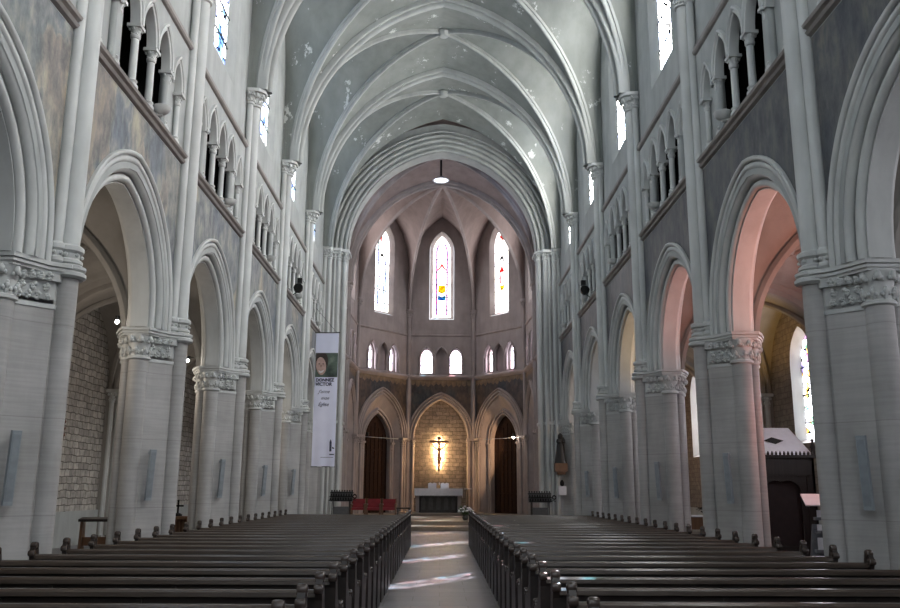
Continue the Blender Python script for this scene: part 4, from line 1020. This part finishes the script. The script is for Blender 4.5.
# three red armchairs
def chair(x, lb):
    o = empty('armchair', (x, 38.9, FZ), math.radians(0), lb, 'chair', 'red armchairs left of the altar')
    m = MB(); m.box(-.27, .27, -.25, .25, .40, .50); m.build('seat', M_RED, o)
    m = MB(); m.box(-.27, .27, .20, .28, .50, .88); m.build('backrest', M_RED, o)
    for s in (-1, 1):
        for y in (-.24, .26): m = MB(); m.box(s*.29-.025, s*.29+.025, y-.025, y+.025, 0, .62 if y < 0 else .9); m.build('leg', M_OAK, o)
        m = MB(); m.box(s*.30-.045, s*.30+.045, -.30, .26, .62, .67); m.build('armrest', M_OAK, o)
    return o
for x, lb in ((-3.62, 'leftmost of three red upholstered armchairs left of the altar'), (-2.94, 'middle one of three red upholstered armchairs left of the altar'), (-2.26, 'rightmost of three red upholstered armchairs left of the altar')): chair(x, lb)
st = empty('stool', (-1.62, 38.9, FZ), 0, 'low dark stool right of the red armchairs', 'stool')
m = MB(); m.box(-.3, .3, -.2, .2, .45, .52); m.build('seat', M_DKWOOD, st)
for x in (-.25, .25):
    for y in (-.15, .15): m = MB(); m.box(x-.02, x+.02, y-.02, y+.02, 0, .45); m.build('leg', M_DKWOOD, st)

# iron votive candle racks
def rack(x, lb):
    o = empty('votive_candle_rack', (x, 36.0, .15 if abs(x) < 3.8 else 0), 0, lb, 'candle rack')
    for a in (-.35, .35):
        for y in (-.2, .2): m = MB(); m.tube([(a, y, 0), (a, y, 1.2)], .02, 6); m.build('leg', M_IRON, o)
    for t, z in enumerate((1.15, 1.3, 1.45)):
        m = MB(); y = -.22+t*.2; m.box(-.48, .48, y-.09, y+.09, z-.02, z+.02)
        for i in range(9): m.lathe([(.035, 0), (.03, .07), (.035, .09)], (-.42+i*.105, y, z+.02), 7)
        m.build('candle_tray', M_IRON, o)
    m = MB(); m.box(-.46, .46, .1, .14, 1.1, 1.5); m.box(-.32, .32, -.16, .16, .2, .9); m.build('candle_box', plain('box_grey', (.10, .10, .10), .5), o)
    m = MB()
    for i in range(12): a = 2*PI*i/12; m.lathe([(.02, 0), (.02, .06)], (.56+.07*math.cos(a), -.2, 1.28+.07*math.sin(a)), 5)
    m.tube([(.48, -.2, 1.2), (.62, -.2, 1.15)], .015, 5); m.build('side_ring', M_IRON, o)
rack(-4.05, 'black iron votive candle rack in front of the left chancel pier'); rack(4.10, 'black iron votive candle rack in front of the right chancel pier')

# statue on bracket and white box, right chancel pier
stt = empty('statue', (5.12, 36.95, 2.72), 0, 'dark robed statue on a brown wooden bracket, right chancel pier', 'statue')
J = [(0, 0, .5), (0, 0, .8), (0, 0, 1.0), (0, -.01, 1.08), (0, -.02, 1.18), (-.13, -.02, .98), (-.16, -.12, .86), (-.03, -.2, .92), (.13, -.02, 1.08), (.16, -.12, .86), (.03, -.2, .92), (0, 0, .25), (0, 0, .02)]
skin('body', J, [(0, 1), (1, 2), (2, 3), (3, 4), (2, 5), (5, 6), (6, 7), (2, 8), (8, 9), (9, 10), (0, 11), (11, 12)], [.13, .11, .10, .04, .065, .05, .04, .03, .05, .04, .03, .14, .16], plain('dark_statue', (.015, .014, .013), .5), stt)
m = MB(); m.lathe([(.27, 0), (.25, .08), (.19, .45), (.15, .8), (.07, 1.02), (.11, 1.08), (.10, 1.2), (.03, 1.27)], (0, .0, 0), 14); m.build('robe', plain('dark_robe', (.014, .013, .012), .6), stt, 50)
bk = empty('statue_bracket', (5.12, 37.0, 2.25), 0, 'brown wooden bracket under the dark statue', 'bracket')
m = MB(); m.prism([(-.26, -.28), (.26, -.28), (.26, .2), (-.26, .2)], .12, .47, None, 1.0); m.prism([(-.18, -.2), (.18, -.2), (.18, .2), (-.18, .2)], 0, .12); m.build('shelf', plain('bracket_wood', (.16, .085, .045), .5), bk)
wb = empty('notice_box', (5.15, 36.9, 1.35), 0, 'white notice box with a dark lamp on top, right chancel pier', 'box')
m = MB(); m.box(-.16, .16, -.15, .2, .05, .42); m.build('box', M_PAPER, wb); m = MB(); m.lathe([(.05, .42), (.09, .48), (.09, .58), (.03, .68)], (0, 0, 0), 10); m.build('lamp', M_IRON, wb, 40)

# tie rods with spotlights across the apse doors
for sx, lb in ((-1, 'thin metal rod with a small lamp across the left apse doorway arch'), (1, 'thin metal rod with a bright spotlight across the right apse doorway arch')):
    o = empty('spotlight_rod', (0, 0, 0), 0, lb, 'light rod')
    o.location = (sx*3.42, 48.9, 4.45); o.rotation_euler = (0, 0, sx*math.radians(-50))
    m = MB(); m.tube([(-1.5, 0, 0), (1.5, 0, 0)], .018, 6); m.build('rod', M_PANEL, o)
    m = MB(); m.lathe([(.05, 0), (.08, .1), (.08, .22)], (sx*1.15, -.12, .02), 10, None); m.build('lamp_housing', M_IRON, o, 40)
    if sx > 0: m = MB(); m.blob((1.15, -.14, .0), .06); m.build('bulb', emis('spot_bulb', (1, .85, .7), 30), o)

# hanging lamp in the choir
hg = empty('pendant_lamp', (-.08, 40.9, 16.85), 0, 'round pendant lamp hanging from the choir vault', 'lamp')
m = MB(); m.tube([(0, 0, .2), (0, 0, 1.1)], .05, 8); m.build('rod', M_IRON, hg)
m = MB(); m.lathe([(.1, .22), (.2, .16), (.42, .03), (.44, 0), (.40, 0), (.18, .12)], (0, 0, 0), 18); m.build('shade', M_PANEL, hg, 40)
m = MB(); m.lathe([(.39, .02), (.1, .03)], (0, 0, 0), 18); m.build('diffuser', emis('lamp_glow', (.85, .88, 1), .7), hg)

# ------------------------------------------------------------------ banner
bn = empty('hanging_banner', (-4.32, 32.0, 2.40), math.radians(-3), 'tall white banner with a smiling face and lettering, hanging at the left arcade', 'banner')
BW, BH = .86, 4.98
def sheet(mb, x0, x1, z0, z1, yo, n=24, mz=16):
    rows = []
    for j in range(mz+1):
        z = z0+(z1-z0)*j/mz
        rows.append([(x, yo+(.003 if z > 2.0 else .003+.012*(2.0-z)/2)*math.sin(x*13+z*.4), z) for x in [x0+(x1-x0)*i/n for i in range(n+1)]])
    mb.grid(rows)
def yof(x, z): return .003*math.sin(x*13+z*.4)
M_BAN = plain('banner_fabric', (.78, .80, .98), .7, var=.04, scale=2)
m = MB(); sheet(m, -BW/2, BW/2, 0, BH, 0, 30, 30); sheet(m, -BW/2, BW/2, 0, BH, .012, 30, 30); m.build('cloth', M_BAN, bn, 60)
m = MB(); m.tube([(-BW/2-.04, .005, BH+.02), (BW/2+.04, .005, BH+.02)], .018, 6); m.tube([(-BW/2-.02, .005, 0), (BW/2+.02, .005, 0)], .014, 6); m.build('rod', M_IRON, bn)
m = MB(); m.tube([(-.3, 0, BH+.02), (-.6, .2, BH+1.0)], .006, 4); m.tube([(.35, 0, BH+.02), (-.5, .2, BH+1.0)], .006, 4); m.build('cord', M_IRON, bn)
def flat(pts, mat, nm, yo):
    mm = MB(); k = len(pts); mm.add([(x, yof(x, z)+yo, z) for x, z in pts], [tuple(range(k))]); return mm.build(nm, mat, bn, recalc=False)
P0, P1 = 3.30, 4.22   # photo strip
m = MB(); sheet(m, -BW/2+.01, BW/2-.005, P0, P1, -.006, 24, 8)
pm, nt, bb = newmat('print_background'); f = noise(nt, coords(nt, (1, 1, 1), False), 2.2, 4)
nt.links.new(ramp(nt, [(.35, (.03, .045, .04)), (.6, (.10, .14, .11)), (.75, (.2, .25, .2))], f), bb.inputs['Base Color'])
m.build('printed_photo', pm, bn)
SKINP = plain('print_skin', (.50, .34, .29), .7, var=.2, scale=5)
def oval(cx, cz, rx, rz, n=20, tilt=0): return [(cx+rx*math.cos(a)*math.cos(tilt)-rz*math.sin(a)*math.sin(tilt), cz+rx*math.cos(a)*math.sin(tilt)+rz*math.sin(a)*math.cos(tilt)) for a in [2*PI*i/n for i in range(n)]]
def clampo(p): return [(max(-BW/2+.01, x), min(P1, max(P0, z))) for x, z in p]
flat(clampo(oval(-.20, 3.88, .26, .42)), plain('print_hair', (.05, .035, .03), .7), 'printed_hair', -.012)
flat(clampo(oval(-.20, 3.72, .19, .34, tilt=.12)), SKINP, 'printed_face', -.018)
for ex in (-.27, -.12): flat(oval(ex, 3.80, .035, .016, 10), plain('print_eye', (.03, .02, .02), .7), 'printed_eye', -.024)
flat(oval(-.20, 3.72, .022, .05, 10), plain('print_nose', (.24, .13, .10), .7), 'printed_nose', -.024)
flat([(-.30, 3.56), (-.20, 3.52), (-.08, 3.58), (-.12, 3.49), (-.20, 3.45), (-.27, 3.49)], M_WHITE, 'printed_smile', -.024)
M_INK = plain('print_ink', (.035, .04, .09), .7)
for txt, x, z, s, sh, off in (('DONNEZ', -.38, 3.14, .16, 0, .006), ('VICTOR', -.38, 2.98, .17, 0, .006), ("J'aime", -.27, 2.70, .18, .4, 0), ('mon', -.17, 2.46, .17, .4, 0), ('Église', -.27, 2.22, .18, .4, 0)):
    vs, fs = text_mesh(txt, s, sh, off); w = max(v.x for v in vs)
    mm = MB(); mm.add([(x+v.x, yof(x+v.x, z+v.y)-.014-v.z, z+v.y) for v in vs], fs); mm.build('lettering', M_INK, bn)
for a in (((.22, .55), (.30, .55), (.30, .90), (.26, 1.0), (.22, .90)),): flat(list(a), M_INK, 'printed_emblem', -.012)
flat([(.22, .42), (.40, .42), (.40, .46), (.22, .46)], M_INK, 'printed_emblem', -.012); flat([(.32, .72), (.40, .68), (.40, .64), (.32, .66)], M_INK, 'printed_emblem', -.012)
flat([(-.10, .33), (.38, .33), (.38, .345), (-.10, .345)], M_INK, 'printed_line', -.012)

# ------------------------------------------------------------------ right aisle furniture
cf = empty('confessional', (8.45, 22.1, 0), 0, 'dark carved wooden confessional with a sloping roof pale in window light, right aisle', 'confessional')
W2, D2, Hh = .82, .62, 2.42
m = MB(); m.box(-W2, W2, -D2, D2, 0, .14); m.box(-W2, -W2+.06, -D2, D2, .14, Hh); m.box(W2-.06, W2, -D2, D2, .14, Hh); m.box(-W2, W2, D2-.05, D2, .14, Hh); m.box(-W2, W2, -D2, -D2+.06, 1.98, Hh); m.box(-W2, -W2+.2, -D2, -D2+.06, .14, 2.0); m.box(W2-.2, W2, -D2, -D2+.06, .14, 2.0); m.build('carcass', M_DKWOOD, cf)
ho = arch_poly(.46, .28, .3, 1.55, 0, 0, 8)
plate([(-W2+.2, .14), (W2-.2, .14), (W2-.2, 2.0), (-W2+.2, 2.0)], [ho], .05, lambda s, z, n: Vector((s, -D2+.05+n, z)), M_DKWOOD, 'front_panel', cf)
m = MB(); m.box(-W2+.2, W2-.2, -D2+.12, -D2+.15, .14, 2.0); m.build('curtain', plain('dark_curtain', (.02, .012, .012), .9), cf)
for yy in (-.3, .1):
    m = MB(); m.prism(arch_poly(.14, .24, 1.15, 1.85, 0, yy+.1, 6), -.02, .012, Matrix(((0,0,1,-W2),(1,0,0,0),(0,1,0,0),(0,0,0,1)))); m.build('lancet_panel', plain('panel_black', (.006, .006, .006), .6), cf)
m = MB(); m.box(-W2-.025, -W2, -.5, .5, .3, .95); m.build('lower_panel', M_DKWOOD, cf)
m = MB(); m.box(-W2-.04, -W2-.02, -.35, -.15, 1.0, 1.12); m.build('label_card', plain('red_card', (.25, .02, .02), .6), cf)
m = MB(); m.box(-W2-.06, W2+.06, -D2-.06, D2+.06, Hh, Hh+.07)
for i in range(17): x = -W2+i*.1; m.lathe([(.028, 0), (.035, .03), (.01, .09)], (x, -D2-.04, Hh+.07), 6)
for i in range(13): y = -D2+i*.1; m.lathe([(.028, 0), (.035, .03), (.01, .09)], (-W2-.04, y, Hh+.07), 6)
m.build('cornice', M_DKWOOD, cf)
m = MB(); m.add([(-W2, -D2, Hh+.07), (W2, -D2, Hh+.07), (W2, D2, Hh+.07), (-W2, D2, Hh+.07), (-W2+.05, .30, Hh+.80), (W2-.2, .30, Hh+.80)], [(0, 1, 5, 4), (1, 2, 5), (2, 3, 4, 5), (3, 0, 4), (0, 3, 2, 1)]); m.build('roof', plain('dusty_roof', (.80, .79, .85), .45, var=.05), cf)  # whitish colour holds the window light falling on the roof
m = MB(); sl = Vector((0, .92, .73)).normalized(); c0 = Vector((.03, -.16, Hh+.07+.365)); nn_ = Vector((0, -.73, .92)).normalized()*.012
m.add([c0+Vector((-.26, 0, 0))+nn_, c0-sl*.15+nn_, c0+Vector((.26, 0, 0))+nn_, c0+sl*.15+nn_], [(0, 1, 2, 3)]); m.build('diamond_vent', M_IRON, cf, recalc=False)
for x, y in ((-W2, -D2), (W2, -D2), (-W2, D2)):
    m = MB(); m.lathe([(.05, 0), (.05, .18), (.07, .2), (.02, .34), (.04, .37), (.01, .44)], (x, y, Hh+.05), 8); m.build('finial', M_DKWOOD, cf, 40)
m = MB(); m.prism([(-D2+.02, Hh+.05), (D2-.02, Hh+.05), (0.1, Hh+.85)], -W2-.05, -W2, Matrix(((0,0,1,0),(1,0,0,0),(0,1,0,0),(0,0,0,1)))); m.build('gable', M_DKWOOD, cf)

# leaflet stand
ls = empty('leaflet_stand', (6.62, 15.2, 0), math.radians(-10), 'grey metal leaflet stand with a tilted white sheet on top, beside the nearest right pier', 'stand')
m = MB(); m.prism([(-.3, 0), (.3, 0), (.17, 1.05), (-.17, 1.05)], -.02, .02, Matrix(((1,0,0,0),(0,0,-1,0),(0,1,0,0),(0,0,0,1)))); m.box(-.17, .17, -.16, .02, .58, .63); m.box(-.15, .15, -.16, .02, .90, .95); m.box(-.14, .14, -.14, .02, 1.12, 1.17); m.tube([(.16, .05, 0), (.12, .02, 1.3)], .015, 6); m.build('frame', plain('stand_grey', (.16, .165, .18), .5), ls)
for z, w, hh in ((.63, .13, .2), (.95, .12, .1), (1.17, .11, .12)): m = MB(); m.box(-w, w, -.13, -.12, z, z+hh); m.box(-w*.7, w*.6, -.15, -.14, z, z+hh*.8); m.build('leaflets', M_PAPER, ls)
m = MB(); m.box(-.26, .26, -.2, .2, -.01, .01, Matrix.Translation((-.04, -.05, 1.46)) @ Matrix.Rotation(math.radians(28), 4, 'X')); m.build('sheet', plain('white_sheet', (.8, .8, .85), .6, var=.02), ls)

tb = empty('side_table', (8.35, 27.3, 0), 0, 'dark wooden side table with a pale top in the right aisle', 'table')
m = MB(); m.box(-.9, .9, -.4, .4, .82, .86); m.build('table_top', M_PAPER, tb); m = MB(); m.box(-.85, .85, -.36, .36, .45, .82); m.build('apron', M_OAK, tb)
for x in (-.8, .8):
    for y in (-.32, .32): m = MB(); m.box(x-.04, x+.04, y-.04, y+.04, 0, .45); m.build('leg', M_OAK, tb)
it = empty('flower_bowl', (8.35, 27.2, .86), 0, 'dark bowl of dried leaves on the right aisle side table', 'bowl')
m = MB(); m.lathe([(.1, 0), (.25, .1), (.28, .14)], (0, 0, 0), 12); m.build('bowl', M_IRON, it, 40); m = MB()
for i in range(14): a = i*2.4; m.tube([(0, 0, .1), (.2*math.cos(a), .15*math.sin(a), .22+.05*math.sin(i)), (.42*math.cos(a), .2*math.sin(a), .2+.08*math.cos(i*3))], [.012, .02, .004], 4)
m.build('leaves', M_IRON, it)
wp = 0
for (x, y, z, lb) in ((XA-.0, 31.0, 2.2, 'small wall lantern on the right aisle wall beyond the side table'),):
    o = empty('wall_lantern', (x, y, z), 0, lb, 'lantern'); m = MB(); m.tube([(0, 0, 0), (-.2, 0, .1), (-.3, 0, .4)], .02, 6); m.lathe([(.05, 0), (.09, .1), (.05, .3)], (-.3, 0, .35), 8); m.build('lantern', M_OAK, o)

# ------------------------------------------------------------------ left aisle furniture
def kneel(x, y, lb, w=.5, h=.95):
    o = empty('prayer_desk', (x, y, 0), math.radians(8), lb, 'prayer desk')
    m = MB(); m.box(-w/2, w/2, -.16, .16, h-.05, h, Matrix.Rotation(math.radians(6), 4, 'X')); m.build('desk_top', M_DKWOOD, o)
    for s in (-1, 1): m = MB(); m.prism([(-.18, 0), (.18, 0), (.12, h-.06), (-.10, h-.06)], s*(w/2-.03)-.025, s*(w/2-.03)+.025, Matrix(((0,0,1,0),(1,0,0,0),(0,1,0,0),(0,0,0,1)))); m.build('side_panel', M_OAK, o)
    m = MB(); m.box(-w/2, w/2, -.05, .0, h*.45, h*.62); m.build('rail', M_OAK, o)
    m = MB(); m.box(-w/2, w/2, -.45, -.18, .18, .24); m.build('kneeler', M_OAK, o)
    return o
kneel(-7.0, 18.1, 'dark wooden prayer desk between the first and second left piers', .62, 1.0)
cb = empty('side_cabinet', (-6.95, 23.4, 0), 0, 'low carved wooden cabinet between the second and third left piers', 'cabinet')
m = MB(); m.box(-.36, .36, -.2, .2, .8, .88); m.box(-.34, -.28, -.18, .18, 0, .8); m.box(.28, .34, -.18, .18, 0, .8); m.box(-.3, .3, .12, .18, 0, .8); m.box(-.3, .3, -.18, .18, .36, .42); m.build('carcass', M_OAK, cb)
for i in range(5): m = MB(); m.lathe([(.03, 0), (.015, .08), (.03, .18), (.015, .28), (.03, .36)], (-.2+i*.1, -.14, .43), 7); m.build('baluster', M_OAK, cb, 40)
cc = empty('table_cross', (-6.95, 23.4, .88), 0, 'small dark standing cross on the carved cabinet', 'cross')
m = MB(); m.lathe([(.12, 0), (.12, .04), (.05, .08)], (0, 0, 0), 10); m.box(-.02, .02, -.02, .02, .05, .42); m.box(-.14, .14, -.02, .02, .24, .28); m.build('cross', M_IRON, cc)
# stations of the cross plaques
def plaque(y, lb):
    o = empty('carved_plaque', (-XA+.0, y, 3.1), 0, lb, 'plaque', 'carved plaques on the left aisle wall')
    T = Matrix(((0,0,1,0),(1,0,0,0),(0,1,0,0),(0,0,0,1)))
    m = MB(); m.prism([(-.2, -.28), (.2, -.28), (.26, -.1), (.2, .1), (.26, .3), (.12, .46), (.05, .62), (-.05, .62), (-.12, .46), (-.26, .3), (-.2, .1), (-.26, -.1)], 0, .1, T); m.build('frame', plain('plaque_wood', (.08, .035, .02), .5), o)
    m = MB()
    for i in range(9): m.blob((.12, -.12+.12*(i % 3), -.1+.18*(i//3)), .055)
    m.box(.1, .15, -.02, .02, -.2, .5); m.build('relief', plain('relief_brown', (.18, .07, .04), .5), o, 50)
plaque(23.5, 'brown carved plaque on the left aisle rubble wall, seen between the first and second piers')
plaque(33.6, 'brown carved plaque on the left aisle wall, seen between the second and third piers')
for (x, y, lb) in ((-6.3, 16.4, 'small bright spotlight under the second left pier capital'), (-6.4, 21.5, 'small spotlight beside the third left pier capital')):
    o = empty('spotlight', (x, y, 4.75), 0, lb, 'spotlight'); m = MB(); m.lathe([(.03, 0), (.05, .03), (.05, .12)], (0, 0, 0), 8); m.tube([(0, 0, .1), (.1, .15, .1)], .012, 5); m.build('housing', M_IRON, o); m = MB(); m.blob((0, -.03, -.0), .04); m.build('bulb', emis('bulb_'+str(int(y)), (1, .97, .9), 60 if y < 20 else 15), o)

# ------------------------------------------------------------------ camera
cam = bpy.data.cameras.new('camera'); co = bpy.data.objects.new('camera', cam); COL.objects.link(co)
p_, y_, r_ = map(math.radians, (12.25, .57, .32))
fw = Vector((math.sin(y_)*math.cos(p_), math.cos(y_)*math.cos(p_), math.sin(p_))); rt_ = Vector((math.cos(y_), -math.sin(y_), 0)); up = rt_.cross(fw)
r2 = rt_*math.cos(r_)+up*math.sin(r_); u2 = -rt_*math.sin(r_)+up*math.cos(r_)
mw = Matrix((( r2.x, u2.x, -fw.x, 0), (r2.y, u2.y, -fw.y, 0), (r2.z, u2.z, -fw.z, 1.6), (0, 0, 0, 1))); co.matrix_world = mw
cam.sensor_width = 36; cam.lens = 855/900*36; cam.clip_end = 200; SC.camera = co

# ------------------------------------------------------------------ light
def light(typ, name, loc, energy, color=(1, 1, 1), **kw):
    l = bpy.data.lights.new(name, typ); l.energy = energy; l.color = color
    o = bpy.data.objects.new(name, l); COL.objects.link(o); o.location = loc
    for k, v in kw.items():
        if k == 'rot': o.rotation_euler = v
        elif k == 'dir': o.rotation_mode = 'QUATERNION'; o.rotation_quaternion = Vector(v).to_track_quat('-Z', 'Y')
        else: setattr(l, k, v)
    return o
light('SUN', 'sun', (10, 60, 40), 8.0, (1, .96, .9), dir=(-1.0, -1.5, -2.64), angle=math.radians(.5))
w = bpy.data.worlds.new('sky'); SC.world = w; w.use_nodes = True; w.node_tree.nodes['Background'].inputs[0].default_value = (.88, .92, 1, 1); w.node_tree.nodes['Background'].inputs[1].default_value = .6
for z, x in ((2.95, .0), (3.35, -.12), (3.35, .12), (3.75, -.14), (3.75, .14), (4.15, -.2), (4.15, .2), (4.5, 0)): light('POINT', 'halo_light', (-.09+x, YA_+.19, z), 16, (1, .64, .30), shadow_soft_size=.03)
light('SPOT', 'apse_spot', (4.1, 48.0, 4.4), 140, (1, .62, .35), dir=(-1, .5, -.1), spot_size=math.radians(100), shadow_soft_size=.08)
light('SPOT', 'fill_red_aisle', (7.6, 13.6, 3.6), 95, (1, .36, .24), dir=(-.35, .15, 1), spot_size=math.radians(130), spot_blend=.5, shadow_soft_size=.4)  # added light for the salmon tint in the arches; no known fixture
light('POINT', 'fill_red_pier', (7.1, 15.3, 2.9), 10, (1, .28, .18), shadow_soft_size=.3)  # added fill to redden the pier, not a fixture
light('SPOT', 'fill_red_aisle', (7.9, 19.0, 3.6), 55, dir=(-.3, .1, 1), spot_size=math.radians(120), spot_blend=.5, color= (1, .28, .15), shadow_soft_size=.5)  # second added red fill, under the next arch
light('SPOT', 'fill_gold_aisle', (8.3, 24.5, 3.6), 70, dir=(-.1, .3, 1), spot_size=math.radians(120), spot_blend=.5, color= (1, .58, .14), shadow_soft_size=.3)  # added gold fill for the aisle vault, no fixture here
for y_l in (14.8, 21.5, 30.0): light('POINT', 'lamp_left_aisle', (-7.4, y_l, 4.3), 22, (1, .86, .72), shadow_soft_size=.2)
light('POINT', 'fill_gold_aisle', (8.0, 34.0, 4.0), 25, (1, .6, .3), shadow_soft_size=.3)  # further added warm fill towards the end of the aisle

vs = SC.view_settings; SC.display_settings.display_device = 'sRGB'; vs.view_transform = 'Standard'; vs.look = 'None'; vs.gamma = 1; vs.use_curve_mapping = False; vs.exposure = 1.72
try:
    SC.cycles.max_bounces = 10; SC.cycles.diffuse_bounces = 6; SC.cycles.transparent_max_bounces = 8; SC.cycles.sample_clamp_indirect = 4
except Exception: pass
